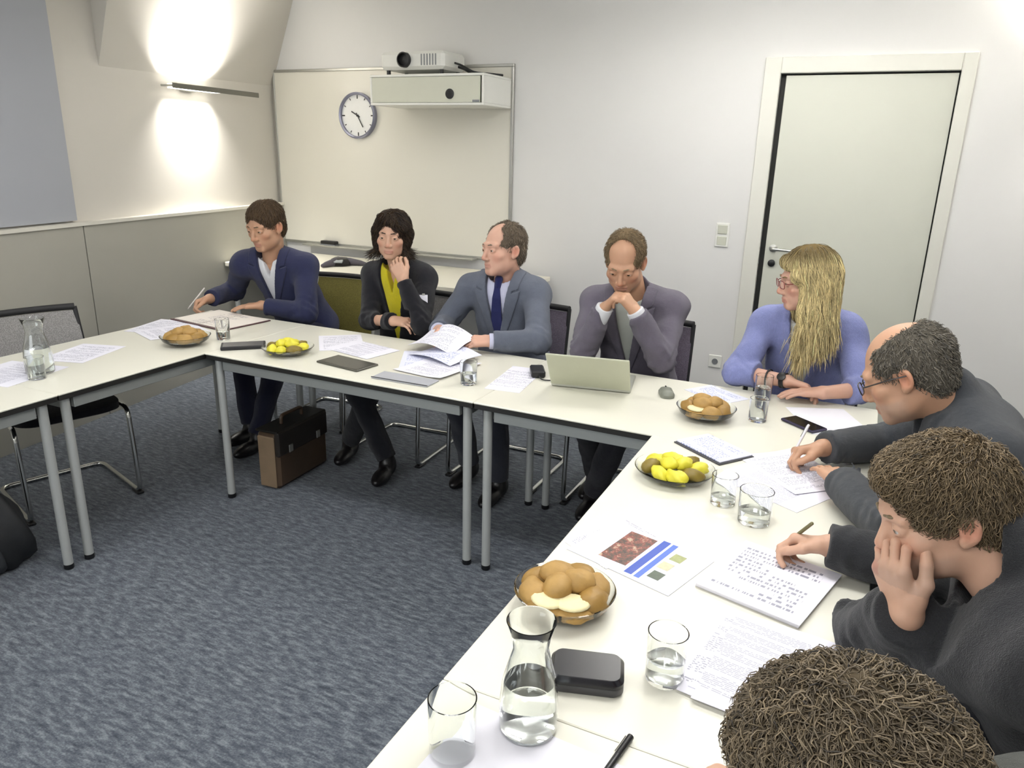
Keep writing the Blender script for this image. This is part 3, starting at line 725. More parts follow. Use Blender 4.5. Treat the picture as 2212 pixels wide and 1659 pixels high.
MB().box((0, 0, 0.005), (0.075, 0.15, 0.009), 0.003).build('case', plain('purple_case', '#2c2440', 0.4), ph2); MB().box((0, 0, 0.0098), (0.066, 0.138, 0.0008)).build('screen', plain('dark_screen', '#0c0c14', 0.12), ph2)
wl2 = thing('spectacle_case', 'black rounded case lying beside the carafe', 'case', (0.236, -1.283, Z), 0.30)
n = 24
def rr(w_, d_, r, z, n=6):
    pts = []
    for cx, cy, a0 in ((w_-r, d_-r, 0), (-w_+r, d_-r, PI/2), (-w_+r, -d_+r, PI), (w_-r, -d_+r, 1.5*PI)):
        for i in range(n+1): a = a0+PI/2*i/n; pts.append((cx+r*math.cos(a), cy+r*math.sin(a), z))
    return pts
def stack(rings):
    mb = MB(); k = len(rings[0]); v = [p for r in rings for p in r]; f = []
    for j in range(len(rings)-1):
        for i in range(k): l = (i+1) % k; f.append((j*k+i, j*k+l, (j+1)*k+l, (j+1)*k+i))
    f.append(tuple(range(k))[::-1]); f.append(tuple((len(rings)-1)*k+i for i in range(k)))
    return mb.add(v, f)
stack([rr(0.063, 0.040, 0.018, 0), rr(0.067, 0.044, 0.02, 0.006), rr(0.067, 0.044, 0.02, 0.018)]).build('base', plain('case_grey', '#3c3c40', 0.45), wl2, smooth=True)
stack([rr(0.067, 0.044, 0.02, 0.0185), rr(0.067, 0.044, 0.02, 0.026), rr(0.060, 0.038, 0.016, 0.034)]).build('lid', plain('case_black', '#101018', 0.25), wl2, smooth=True)
sheet('white sheet under the carafe and near tumbler', (0.235, -1.56, 0.32, 0.24, -0.06), M['paper'])
def pen(label, a, b_, col='#1a1a1c', r=0.0045):
    t = thing('pen', label, 'pen', a); d = Vector(b_)-Vector(a); L = d.length
    q = d.to_track_quat('Z', 'Y').to_matrix().to_4x4()
    MB().lathe([(0.0008, 0), (0.003, 0.014), (r, 0.018), (r, L-0.02)], 12, mat=q).build('barrel', plain('pen_barrel', col, 0.35), t, smooth=True)
    MB().lathe([(r*1.05, L-0.05), (r*1.05, L-0.002), (r*0.6, L)], 12, mat=q).build('cap', plain('pen_cap', col, 0.3), t, smooth=True)
    MB().tube([q @ Vector((r*1.5, 0, L-0.045)), q @ Vector((r*1.5, 0, L-0.005))], 0.0014, 6).build('clip', M['chrome'], t)
    return t
pen('thick black pen at the bottom picture edge', (0.335, -1.505, Z+0.0055), (0.352, -1.385, Z+0.0055), '#17171a', 0.0055)
# back row
lp = thing('laptop', 'open silver laptop seen from behind before the man with clasped hands', 'laptop', (-0.36, 0.365, Z), 0.196)
MB().box((0, 0.122, 0.008), (0.325, 0.225, 0.014), 0.004).build('base', plain('laptop_silver', '#b9bab0', 0.35, 0.4), lp)
MB().box((0, 0.125, 0.0155), (0.285, 0.11, 0.002)).build('keyboard', M['black_matte'], lp)
mt = Matrix.Translation((0, 0.008, 0.016)) @ Matrix.Rotation(0.72, 4, 'X')
lid = MB().box((0, -0.003, 0.108), (0.325, 0.007, 0.215), 0.003, mat=mt).build('lid', plain('laptop_lid', '#c2c4b0', 0.4, 0.15), lp)
MB().box((0, 0.0012, 0.108), (0.305, 0.0014, 0.19), mat=mt).build('screen', plain('laptop_screen', '#1b1e24', 0.15), lid)
ad = thing('power_adapter', 'black power adapter left of the laptop', 'adapter', (-0.635, 0.46, Z), 0.5)
MB().box((0, 0, 0.016), (0.06, 0.11, 0.03), 0.006).build('block', M['black'], ad); MB().tube(rounded([(0, -0.055, 0.012), (0.01, -0.09, 0.005), (0.05, -0.10, 0.005), (0.09, -0.07, 0.005)], 0.02), 0.003, 8).build('cord', M['black'], ad, smooth=True)
sheet('long white sheet left of the laptop', (-0.69, 0.36, 0.15, 0.36, 0.12), M['text'])
ms = thing('computer_mouse', 'small dark mouse right of the laptop', 'mouse', (-0.07, 0.46, Z), 0.4)
stack([rr(0.028, 0.048, 0.026, 0), rr(0.029, 0.049, 0.027, 0.012), rr(0.022, 0.04, 0.02, 0.024), rr(0.012, 0.025, 0.011, 0.028)]).build('shell', plain('mouse_grey', '#777a70', 0.4), ms, smooth=True)
MB().box((0, 0.03, 0.0275), (0.006, 0.014, 0.006), 0.002).build('wheel', M['black'], ms)
sheet('printed sheet on the table before the blue-tie man', (-1.06, 0.34, 0.26, 0.30, -0.12), M['text'], z=0.001, curl=0.008)
sheet('bluish sheet beside the blue-tie man\'s sheet', (-1.18, 0.42, 0.21, 0.297, 0.5), M['text_blue'])
fo = thing('folder', 'thin grey folder at the table edge before the blue-tie man', 'folder', (-1.085, 0.115, Z), 0.02)
MB().box((0, 0, 0.003), (0.27, 0.10, 0.006), 0.002).build('cover', plain('folder_grey', '#a9abb2', 0.5), fo); MB().box((0, -0.047, 0.0065), (0.27, 0.006, 0.002)).build('spine', M['cover_dark'], fo)
tb = thing('tablet', 'dark tablet at the table edge right of the far fruit dish', 'tablet', (-1.435, 0.185, Z), -0.14)
MB().box((0, 0, 0.004), (0.25, 0.135, 0.008), 0.003).build('body', plain('tablet_dark', '#4c4a42', 0.4), tb); MB().box((0, 0, 0.0084), (0.235, 0.12, 0.0008)).build('screen', plain('tablet_screen', '#3b3a35', 0.25), tb)
sheet('printed sheet beyond the far fruit dish', (-1.70, 0.48, 0.21, 0.297, 0.7), M['text'])
sheet('printed sheet angled beside the tablet', (-1.53, 0.42, 0.297, 0.21, -0.2), M['text_dense'], z=0.0011)
fo = thing('folder', 'black folder at the inner corner of the tables', 'folder', (-2.03, 0.17, Z), 0.75)
MB().box((0, 0, 0.008), (0.20, 0.10, 0.016), 0.003).build('cover', M['black_matte'], fo); MB().box((0, 0.0, 0.0165), (0.18, 0.085, 0.001)).build('label_sheet', plain('folder_print', '#3c3c40', 0.4), fo)
cp = thing('clipboard', 'maroon-edged writing folder under the navy blazer man\'s hands', 'folder', (-2.55, 0.53, Z), -0.12)
MB().box((0, 0, 0.003), (0.44, 0.31, 0.005), 0.001).build('cover', M['maroon'], cp)
for x in (-0.105, 0.108): MB().box((x, 0.006, 0.0065), (0.205, 0.285, 0.003)).build('page', text_paper('folder_page', col='#e9e2da', ink='#8d8590', rows=26), cp)
sheet('white sheet with a dark border left of the maroon folder', (-2.70, 0.27, 0.21, 0.297, 0.25), M['text'])
sheet('printed sheet under the edge of the far left bread bowl', (-2.56, 0.22, 0.24, 0.297, -0.35), M['text'], z=0.001)
sheet('white sheet in the middle of the left table', (-2.56, -0.27, 0.22, 0.297, 0.3), M['text'])
sheet('white sheet at the left picture edge under the carafe', (-2.52, -0.62, 0.297, 0.3, 0.2), M['text_dense'])
# ------------------------------------------------------------------ bags on the floor
bc = thing('briefcase', 'brown leather briefcase standing on the carpet under the back table', 'briefcase', (-1.975, 0.40, 0.0), 1.62)
mb = MB(); mb.box((0, 0, 0.15), (0.40, 0.13, 0.30), 0.02); mb.build('body', M['leather'], bc, smooth=True, angle=0.5)
for sg in (-1, 1): MB().box((sg*0.201, 0, 0.145), (0.012, 0.10, 0.27), 0.005).build('end_gusset', M['leather_light'], bc)
MB().box((0, -0.058, 0.24), (0.395, 0.03, 0.13), 0.008).build('flap', plain('dark_leather', '#26211d', 0.45, bump=0.2), bc)
MB().box((0, 0, 0.303), (0.398, 0.135, 0.012), 0.005).build('top_panel', plain('black_leather', '#1b1916', 0.45, bump=0.2), bc)
MB().tube(rounded([(-0.08, 0, 0.305), (-0.08, 0, 0.35), (0.08, 0, 0.35), (0.08, 0, 0.305)], 0.03), 0.009, 10).build('handle', M['leather'], bc, smooth=True)
for x in (-0.11, 0.11): MB().box((x, -0.076, 0.20), (0.03, 0.006, 0.04), 0.002).build('clasp', M['alu'], bc)
bg = thing('backpack', 'black bag on the floor at the left picture edge', 'bag', (-2.42, -0.86, 0.0), 0.5)
blob(91, 0.15, 0.11, 0.20, 0.18, 26).build('body', plain('bag_nylon', '#1b1d20', 0.6, var=0.3, scale=20, bump=0.4, bscale=60), bg, loc=(0, 0, 0.002), smooth=True, angle=3)
blob(92, 0.10, 0.05, 0.11, 0.15, 20).build('front_pocket', plain('bag_pocket', '#2c2e32', 0.6, bump=0.3), bg, loc=(0, -0.095, 0.01), smooth=True, angle=3)
MB().tube(rounded([(-0.05, 0, 0.30), (-0.045, 0, 0.36), (0.045, 0, 0.36), (0.05, 0, 0.30)], 0.03), 0.008, 10).build('carry_loop', M['black'], bg, smooth=True)
MB().tube([(0.10*math.cos(a), -0.115-0.01*math.sin(a), 0.12+0.09*math.sin(a)) for a in np.linspace(0.2, 2.9, 12)], 0.004, 6).build('zip', M['alu'], bg, smooth=True)
# ------------------------------------------------------------------ smooth solid modelling on a grid, for people
class Grid:
    def __init__(s, lo, hi, vox):
        s.vox = vox; s.lo = np.asarray(lo, float); n = np.ceil((np.asarray(hi)-s.lo)/vox).astype(int)+1
        s.ax = [(s.lo[i]+vox*np.arange(n[i])).astype(np.float32) for i in range(3)]
        s.a = np.full(n, 0.2, np.float32)
    def win(s, lo, hi, m):
        sl = []
        for i in range(3):
            a = int(np.clip(np.floor((lo[i]-m-s.lo[i])/s.vox), 0, s.a.shape[i])); b = int(np.clip(np.ceil((hi[i]+m-s.lo[i])/s.vox)+1, 0, s.a.shape[i]))
            if b-a < 2: return None
            sl.append(slice(a, b))
        X = s.ax[0][sl[0]][:, None, None]; Y = s.ax[1][sl[1]][None, :, None]; Z_ = s.ax[2][sl[2]][None, None, :]
        return tuple(sl), X, Y, Z_
    def put(s, p, k=0.0, sub=False):
        w_ = s.win(p.lo, p.hi, max(k, 0.0)*1.2+3*s.vox)
        if w_ is None: return s
        sl, X, Y, Z_ = w_; d = p.d(X, Y, Z_); o = s.a[sl]
        if sub:
            if k > 0:
                h = np.clip(0.5-0.5*(o+d)/k, 0, 1); s.a[sl] = o*(1-h)-d*h+k*h*(1-h)
            else: s.a[sl] = np.maximum(o, -d)
        else:
            if k > 0:
                h = np.clip(0.5+0.5*(o-d)/k, 0, 1); s.a[sl] = o*(1-h)+d*h-k*h*(1-h)
            else: s.a[sl] = np.minimum(o, d)
        return s
    def mesh(s):
        A = s.a; A[0], A[-1] = 0.2, 0.2; A[:, 0], A[:, -1] = 0.2, 0.2; A[:, :, 0], A[:, :, -1] = 0.2, 0.2
        S = A < 0
        c = S[:-1, :-1, :-1].astype(np.int8)
        for dx, dy, dz in ((0, 0, 1), (0, 1, 0), (0, 1, 1), (1, 0, 0), (1, 0, 1), (1, 1, 0), (1, 1, 1)):
            c = c + S[dx:S.shape[0]-1+dx, dy:S.shape[1]-1+dy, dz:S.shape[2]-1+dz]
        idx = np.argwhere((c > 0) & (c < 8)); ids = np.full(c.shape, -1, np.int32); ids[tuple(idx.T)] = np.arange(len(idx))
        co = np.array([(x, y, z) for x in (0, 1) for y in (0, 1) for z in (0, 1)])
        val = np.stack([A[tuple((idx+o).T)] for o in co], 1)
        acc = np.zeros((len(idx), 3)); cnt = np.zeros(len(idx))
        for i in range(8):
            for j in range(i+1, 8):
                if np.abs(co[i]-co[j]).sum() != 1: continue
                a, b = val[:, i], val[:, j]; mk = (a < 0) != (b < 0)
                t = np.where(mk, a/np.where(mk, a-b, 1), 0)
                acc += mk[:, None]*(co[i][None]+t[:, None]*(co[j]-co[i])[None]); cnt += mk
        vt = s.lo+s.vox*(idx+acc/cnt[:, None])
        fs = []
        for ax in range(3):
            o1, o2 = (ax+1) % 3, (ax+2) % 3
            s0 = [slice(None)]*3; s1 = [slice(None)]*3; s0[ax] = slice(0, -1); s1[ax] = slice(1, None)
            P, Q = S[tuple(s0)], S[tuple(s1)]
            e = np.argwhere(P != Q); inside = P[tuple(e.T)]
            ok = (e[:, o1] > 0) & (e[:, o2] > 0) & (e[:, o1] < S.shape[o1]-1) & (e[:, o2] < S.shape[o2]-1); e = e[ok]; inside = inside[ok]
            q = []
            for d1, d2 in ((-1, -1), (0, -1), (0, 0), (-1, 0)):
                k = e.copy(); k[:, o1] += d1; k[:, o2] += d2; q.append(ids[tuple(k.T)])
            q = np.stack(q, 1); q[~inside] = q[~inside][:, ::-1]; fs.append(q)
        f = np.concatenate(fs); f = f[(f >= 0).all(1)]
        return vt, f
class Cone:      # round cone
    def __init__(s, a, b, ra, rb=None):
        s.p, s.q = np.asarray(a, float), np.asarray(b, float); s.ra = ra; s.rb = ra if rb is None else rb
        r = max(s.ra, s.rb); s.lo = np.minimum(s.p, s.q)-r; s.hi = np.maximum(s.p, s.q)+r
    def d(s, X, Y, Z_):
        ab = s.q-s.p; L = max(ab @ ab, 1e-9); px, py, pz = X-s.p[0], Y-s.p[1], Z_-s.p[2]
        t = np.clip((px*ab[0]+py*ab[1]+pz*ab[2])/L, 0, 1)
        return np.sqrt((px-t*ab[0])**2+(py-t*ab[1])**2+(pz-t*ab[2])**2)-(s.ra+t*(s.rb-s.ra))
class Ell:       # oriented ellipsoid; F rows are its axes
    def __init__(s, c, r, F=None):
        s.c = np.asarray(c, float); s.r = np.asarray(r, float); s.F = np.eye(3) if F is None else np.asarray(F, float)
        e = np.sqrt(((s.F*s.r[:, None])**2).sum(0)); s.lo = s.c-e; s.hi = s.c+e
    def loc(s, X, Y, Z_):
        x, y, z = X-s.c[0], Y-s.c[1], Z_-s.c[2]
        return [x*f[0]+y*f[1]+z*f[2] for f in s.F]
    def d(s, X, Y, Z_):
        l = s.loc(X, Y, Z_); k0 = np.sqrt(sum((a/r)**2 for a, r in zip(l, s.r))); k1 = np.sqrt(sum((a/r**2)**2 for a, r in zip(l, s.r)))
        return k0*(k0-1)/np.maximum(k1, 1e-6)
class Box(Ell):  # oriented rounded box, half sizes r
    def __init__(s, c, r, F=None, rad=0.0): super().__init__(c, r, F); s.rad = rad; e = (np.abs(s.F)*s.r[:, None]).sum(0); s.lo = s.c-e; s.hi = s.c+e
    def d(s, X, Y, Z_):
        q = [np.abs(a)-(r-s.rad) for a, r in zip(s.loc(X, Y, Z_), s.r)]
        return np.sqrt(sum(np.maximum(a, 0)**2 for a in q))+np.minimum(np.maximum(np.maximum(q[0], q[1]), q[2]), 0)-s.rad
class Vee:       # the open front of a jacket: wedge above an apex, in front of the body
    def __init__(s, apex, F, half, depth, y0): 
        s.c = np.asarray(apex, float); s.F = F; s.h = math.atan2(half, depth); s.y0 = y0
        s.lo = s.c-0.05-np.array([.3, .3, 0.02]); s.hi = s.c+np.array([.3, .3, depth+0.16])
    def d(s, X, Y, Z_):
        x, y, z = X-s.c[0], Y-s.c[1], Z_-s.c[2]; l = [x*f[0]+y*f[1]+z*f[2] for f in s.F]
        return np.maximum(np.abs(l[0])*math.cos(s.h)-l[2]*math.sin(s.h), s.y0-l[1])
def bounds(prims, m=0.03):
    return np.min([p.lo for p in prims], 0)-m, np.max([p.hi for p in prims], 0)+m
def solid(items, vox, subs=(), warp=None):
    """items: list of (prim, k); subs: list of (prim, k)"""
    g = Grid(*bounds([p for p, k in items]), vox)
    for p, k in items: g.put(p, k)
    if warp is not None: warp(g)
    for p, k in subs: g.put(p, k, True)
    return g.mesh()
def join(parts):
    vs_, fs, o = [], [], 0
    for v, f in parts: vs_.append(v); fs.append(f+o); o += len(v)
    return np.concatenate(vs_), np.concatenate(fs)
def frame(fwd, up=(0, 0, 1), roll=0.0):
    """rows: left, forward, up"""
    f = nrm(fwd); l = nrm(np.cross(up, f)); u = np.cross(f, l)
    c, s = math.cos(roll), math.sin(roll)
    return np.array([c*l+s*u, f, -s*l+c*u])
def elbow(S, W, l1, l2, pole):
    S, W = np.asarray(S, float), np.asarray(W, float); d = W-S; L = np.linalg.norm(d); n = d/L
    L = min(L, (l1+l2)*0.999); a = (l1*l1-l2*l2+L*L)/(2*L); h = math.sqrt(max(l1*l1-a*a, 0))
    p = np.asarray(pole, float)-S; p = nrm(p-n*(p @ n)); return S+n*a+p*h
def wrinkle(amp, sc, seed):
    r = np.random.default_rng(seed); W_ = [(r.normal(size=3)*sc, r.uniform(0, 6.28)) for _ in range(6)]
    def f(g):
        X, Y, Z_ = g.ax[0][:, None, None], g.ax[1][None, :, None], g.ax[2][None, None, :]
        ax = [np.exp(1j*0)*0]
        tot = np.zeros_like(g.a)
        for w_, ph_ in W_:
            ex = np.exp(1j*(w_[0]*g.ax[0])).astype(np.complex64)[:, None, None]*np.exp(1j*(w_[1]*g.ax[1])).astype(np.complex64)[None, :, None]
            tot += (ex*np.exp(1j*(w_[2]*g.ax[2]+ph_)).astype(np.complex64)[None, None, :]).real
        g.a -= (amp/2.5)*tot
    return f

# ---- head ------------------------------------------------------------------
def head_parts(c, F, s=1.0, jaw=1.0, nose=1.0, fem=False, cheek=1.0):
    P = lambda x, y, z: c+s*(x*F[0]+y*F[1]+z*F[2])
    E = lambda x, y, z, a, b, d: Ell(P(x, y, z), (a*s, b*s, d*s), F)
    it = [(E(0, -.016, .034, .0755, .096, .084), 0), (E(0, .028, -.030, .0605*cheek, .066, .083), .03*s)]
    it += [(E(0, .034, -.074, .050*jaw, .050, .040), .025*s), (Cone(P(-.012, .073, -.099), P(.012, .073, -.099), .016*s*jaw), .02*s)]
    for sg in (-1, 1):
        it += [(E(sg*.045, .056, -.026, .021*cheek, .021, .018), .02*s), (Cone(P(sg*.012, .084, .021), P(sg*.042, .074, .020), (.010 if fem else .0125)*s), .014*s)]
        it += [(E(sg*.045, .02, -.066, .016*jaw, .03, .026), .025*s)]
    subs = [(Ell(P(sg*.032, .101, .000), (.020*s, .018*s, .0125*s), F), .012*s) for sg in (-1, 1)]
    g_items = it
    post = [(Cone(P(0, .086, .010), P(0, .1085*nose, -.032), .0075*s, .0115*s), .010*s), (E(0, .108*nose, -.036, .0115, .010, .0095), .006*s)]
    for sg in (-1, 1):
        post += [(E(sg*.0125, .097, -.040, .0085, .010, .0075), .006*s), (E(sg*.032, .0795, -.0005, .0165, .0135, .0125), .005*s)]
        ear = frame(F[1]*math.cos(.35)+sg*F[0]*-.0+F[2]*0.0, F[2])
        ec = P(sg*.079, -.014, -.008); eF = np.array([nrm(F[0]+sg*.35*F[1]), nrm(F[1]-sg*.35*F[0]+.15*F[2]), F[2]-.15*F[1]])
        post += [(Ell(ec, (.0085*s, .0175*s, .029*s), eF), .006*s), (Ell(P(sg*.074, -.004, -.030), (.008*s, .010*s, .012*s), F), .006*s)]
    post += [(E(0, .0890, -.0650, .023, .0085, .0056), .008*s), (E(0, .0880, -.0765, .020, .0090, .0066), .007*s)]
    sub2 = [(Cone(P(-.021, .0985, -.0704), P(.021, .0985, -.0704), .0020*s), .003*s)]
    for sg in (-1, 1):
        sub2 += [(Cone(P(sg*.022, .0945, -.0015), P(sg*.042, .0895, -.0018), .0033*s), .003*s)]
        sub2 += [(Ell(P(sg*.087, -.010, -.006), (.007*s, .011*s, .020*s), F), .004*s)]
        sub2 += [(E(sg*.006, .106*nose, -.0465, .003, .004, .003), .002*s)]
    return it, subs, post, sub2
def head_mesh(c, F, neck, s=1.0, vox=0.003, neck_r=.056, **kw):
    it, subs, post, sub2 = head_parts(c, F, s, **kw)
    nk = [(Cone(c+s*(-.028*F[1]-.045*F[2]), neck, neck_r*s, neck_r*1.06*s), .025*s)]
    g = Grid(*bounds([p for p, k in it+post+nk]), vox)
    for p, k in it+nk: g.put(p, k)
    for p, k in subs: g.put(p, k, True)
    for p, k in post: g.put(p, k)
    for p, k in sub2: g.put(p, k, True)
    return g.mesh()
def local(v, c, F, s): return ((v-c)/s) @ F.T
def sst(x, a, b): t = np.clip((x-a)/(b-a), 0, 1); return t*t*(3-2*t)
def skin_colors(v, c, F, s, base, stubble=0.0, bald=None, lips=(0.42, 0.19, 0.15), stub_col=(0.25, 0.21, 0.18)):
    L = local(v, c, F, s); col = np.tile(np.array(base), (len(v), 1))
    near = (np.linalg.norm(L, axis=1) < 0.16)
    def mixc(mk, cc, a): 
        k = (mk*a*near)[:, None]; col[:] = col*(1-k)+np.array(cc)*k
    red = np.array(base)*np.array([1.0, .72, .68])
    for sg in (-1, 1):
        d = np.sqrt(((L-np.array([sg*.046, .07, -.032]))**2).sum(1)); mixc(1-sst(d, .008, .032), red, .45)
        d = np.sqrt(((L-np.array([sg*.082, -.012, -.008]))**2).sum(1)); mixc(1-sst(d, .01, .03), red, .8)
    d = np.sqrt(((L-np.array([0, .112, -.036]))**2).sum(1)); mixc(1-sst(d, .006, .02), red, .5)
    if stubble:
        mk = (1-sst(L[:, 2], -.062, -.046))*sst(L[:, 1], -.005, .03)*sst(L[:, 2], -.125, -.105); mixc(mk, stub_col, stubble)
    m_ = (np.abs(L[:, 0]) < .024)*np.clip(1-np.abs(L[:, 2]+.070)/.0125, 0, 1)*(L[:, 1] > .083); mixc(np.clip(m_*2.5, 0, 1), lips, .6)
    return col
# ---- hands -----------------------------------------------------------------
FINGERS = [(.029, .040, .024, .019, .0086), (.0095, .044, .028, .020, .0088), (-.010, .041, .026, .019, .0083), (-.0275, .032, .020, .017, .0073)]
def hand_mesh(w, f, n, right, curl=(.3, .4, .3), spread=.08, thumb=((.7, .65, .25), (.9, .3, .3), (.95, .1, .25)), s=1.0, arm=None, vox=.0026, curls=None, arm_r=.031):
    f = nrm(f); n = np.asarray(n, float); n = nrm(n-f*(n @ f)); sd = np.cross(f, n)*(1 if right else -1)
    w = np.asarray(w, float); palm = []
    for off, *_ in FINGERS: palm.append((Cone(w+.012*s*f+sd*off*.55*s, w+(.088-abs(off)*.25)*s*f+sd*off*s, .0155*s, .0125*s), .012*s))
    tb = w+.030*s*f+sd*.026*s+n*.006*s
    tdirs = [nrm(a*f+b*sd+c_*n) for a, b, c_ in thumb]
    t1 = tb+tdirs[0]*.036*s; t2 = t1+tdirs[1]*.032*s; t3 = t2+tdirs[2]*.024*s
    palm += [(Cone(w+.015*f*s+sd*.012*s, tb, .017*s, .017*s), .012*s), (Cone(tb, t1, .0165*s, .0125*s), .010*s)]
    if arm is not None: palm.append((Cone(np.asarray(arm, float), w, arm_r*1.12*s, arm_r*.86*s), .02*s))
    chains = []
    for i, (off, a, b, c_, r) in enumerate(FINGERS):
        q = w+(.088-abs(off)*.25)*s*f+sd*off*s; cu = curls[i] if curls else curl; ang = 0; seg = []
        base = nrm(f+sd*off/.03*spread)
        for L_, an, rr_ in ((a, cu[0], r), (b, cu[1], r*.95), (c_, cu[2], r*.86)):
            ang += an; d_ = base*math.cos(ang)+n*math.sin(ang); e_ = q+d_*L_*s; seg.append(Cone(q, e_, rr_*s, rr_*.93*s)); q = e_
        chains.append(seg)
    chains.append([Cone(t1, t2, .0115*s, .0105*s), Cone(t2, t3, .0105*s, .0085*s)])
    allp = [p for p, k in palm]+[p for c_ in chains for p in c_]
    g = Grid(*bounds(allp, .015), vox)
    for p, k in palm: g.put(p, k)
    for ch in chains:
        for j, p in enumerate(ch): g.put(p, .006*s if j == 0 else .0025*s)
    return g.mesh()
# ---- hair ------------------------------------------------------------------
def tri_normals(v, f):
    n = np.zeros_like(v); a = np.cross(v[f[:, 1]]-v[f[:, 0]], v[f[:, 2]]-v[f[:, 0]])
    for k in range(4): np.add.at(n, f[:, k], a)
    return n/np.maximum(np.linalg.norm(n, axis=1), 1e-9)[:, None]
def strands(P, rad, cols):
    """P: (n, m, 3) polylines -> three-sided tapering strands"""
    n, m_, _ = P.shape; T = np.gradient(P, axis=1); T /= np.maximum(np.linalg.norm(T, axis=2), 1e-9)[..., None]
    ref = rng.normal(size=(n, 1, 3)); B = np.cross(T, ref); B /= np.maximum(np.linalg.norm(B, axis=2), 1e-9)[..., None]; N = np.cross(T, B)
    tp = rad*np.array([1.0]*(m_-2)+[.75, .15])[None, :, None]
    V_ = np.stack([P+tp*(math.cos(a)*B+math.sin(a)*N) for a in (0, 2.094, 4.188)], 2)   # n,m,3,3
    idx = np.arange(n*m_*3).reshape(n, m_, 3); q = []
    for k in range(3):
        l = (k+1) % 3; q.append(np.stack([idx[:, :-1, k], idx[:, :-1, l], idx[:, 1:, l], idx[:, 1:, k]], -1).reshape(-1, 4))
    C_ = np.repeat(cols, m_*3, axis=0)
    return V_.reshape(-1, 3), np.concatenate(q), C_
def sample(g, p):
    q = (p-g.lo)/g.vox; i = np.clip(np.floor(q).astype(int), 0, np.array(g.a.shape)-2); t = np.clip(q-i, 0, 1); o = 0
    for dx in (0, 1):
        for dy in (0, 1):
            for dz in (0, 1):
                w_ = (t[:, 0] if dx else 1-t[:, 0])*(t[:, 1] if dy else 1-t[:, 1])*(t[:, 2] if dz else 1-t[:, 2]); o = o+w_*g.a[i[:, 0]+dx, i[:, 1]+dy, i[:, 2]+dz]
    return o
def grad(g, p):
    h = g.vox*1.5; o = np.stack([sample(g, p+np.eye(3)[k]*h)-sample(g, p-np.eye(3)[k]*h) for k in range(3)], 1)
    return o/np.maximum(np.linalg.norm(o, axis=1), 1e-9)[:, None]
def hair_from_cap(v, f, g, c, F, s, n, length, rad, flow, lift, curl, color, var, seed=1, m_=5, keep=None, jit=.25, free=-9):
    """strands that start on the hair's surface and run along it"""
    r = np.random.default_rng(seed); i = r.integers(0, len(v), n); p = v[i].copy(); nn = grad(g, p); L = local(p, c, F, s)
    ok = (L*(nn @ F.T)).sum(1) > -.02
    if keep is not None: ok &= keep(L)
    p = p[ok]; k = len(p); ln = length*s*r.uniform(.55, 1.2, k); jt = r.normal(size=(k, 3))*jit
    ph = r.uniform(0, 6.28, (k, 1)); fq = r.uniform(.7, 1.3, (k, 1))*curl[1]; lf = lift*s*r.uniform(.2, 1.3, (k, 1)); P = []
    for j in range(m_):
        nn = grad(g, p); t = j/(m_-1)
        d = flow(local(p, c, F, s)); d = d/np.maximum(np.linalg.norm(d, axis=1), 1e-6)[:, None]; d = d @ F+jt; near = ((np.abs(sample(g, p)) < .012) & (local(p, c, F, s)[:, 2] > free))[:, None]; d -= near*nn*(d*nn).sum(1)[:, None]; d /= np.maximum(np.linalg.norm(d, axis=1), 1e-6)[:, None]
        b = np.cross(nn, d)
        P.append(p+nn*(lf*math.sin(t*2.0)-.002*s*(1-t))+(b*np.sin(ph+fq*t*6.28)+nn*np.cos(ph+fq*t*6.28))*curl[0]*s*min(1, t*2))
        p = p+d*(ln/(m_-1))[:, None]; sd_ = sample(g, p); sd_ = sd_*(np.abs(sd_) < .013)*near[:, 0]; p = p-grad(g, p)*sd_[:, None]
    cc = np.array(color)*(1+r.normal(size=(k, 1))*var)+r.normal(size=(k, 1))*np.array([.01, .006, .0])
    return strands(np.stack(P, 1), rad*s, np.clip(cc, .004, 1))
def cap_solid(c, F, s, adds, cuts, vox=.004, warp=None):
    Pp = lambda q: c+s*(q[0]*F[0]+q[1]*F[1]+q[2]*F[2])
    def mk(t):
        kind, ctr, r = t[:3]
        if kind == 'e': return Ell(Pp(ctr), np.array(r)*s, F)
        if kind == 'b': return Box(Pp(ctr), np.array(r)*s, F if len(t) < 5 else rotx(F, t[4]), .01*s)
        if kind == 'c': return Cone(Pp(ctr), Pp(r), t[4]*s, t[5]*s)
    g = Grid(*bounds([mk(t) for t in adds]), vox)
    for t in adds: g.put(mk(t), t[3]*s)
    for t in cuts: g.put(mk(t), t[3]*s, True)
    v, f = g.mesh(); return v, f, g
def rotx(F, a):   # pitch a frame about its left axis
    return np.array([F[0], math.cos(a)*F[1]+math.sin(a)*F[2], -math.sin(a)*F[1]+math.cos(a)*F[2]])
FACE_CUT = ('e', (0, .122, -.030), (.078, .095, .104), .012)
EAR_CUTS = [('e', (.088, .012, -.012), (.02, .030, .042), .008), ('e', (-.088, .012, -.012), (.02, .030, .042), .008)]
SIDE_CUT = ('b', (0, .06, -.09), (.12, .085, .070), .012, -.15)
NAPE_CUT = ('b', (0, -.05, -.145), (.12, .12, .055), .012)
SHORT = ([('e', (0, -.018, .038), (.083, .105, .090), 0), ('e', (0, -.055, -.02), (.068, .058, .07), .02)], [FACE_CUT, SIDE_CUT, NAPE_CUT]+EAR_CUTS)
def flow_short(L): 
    d = L-np.array([0, -.045, .10]); d[:, 2] -= .5*np.abs(d[:, 1])+.02; return d
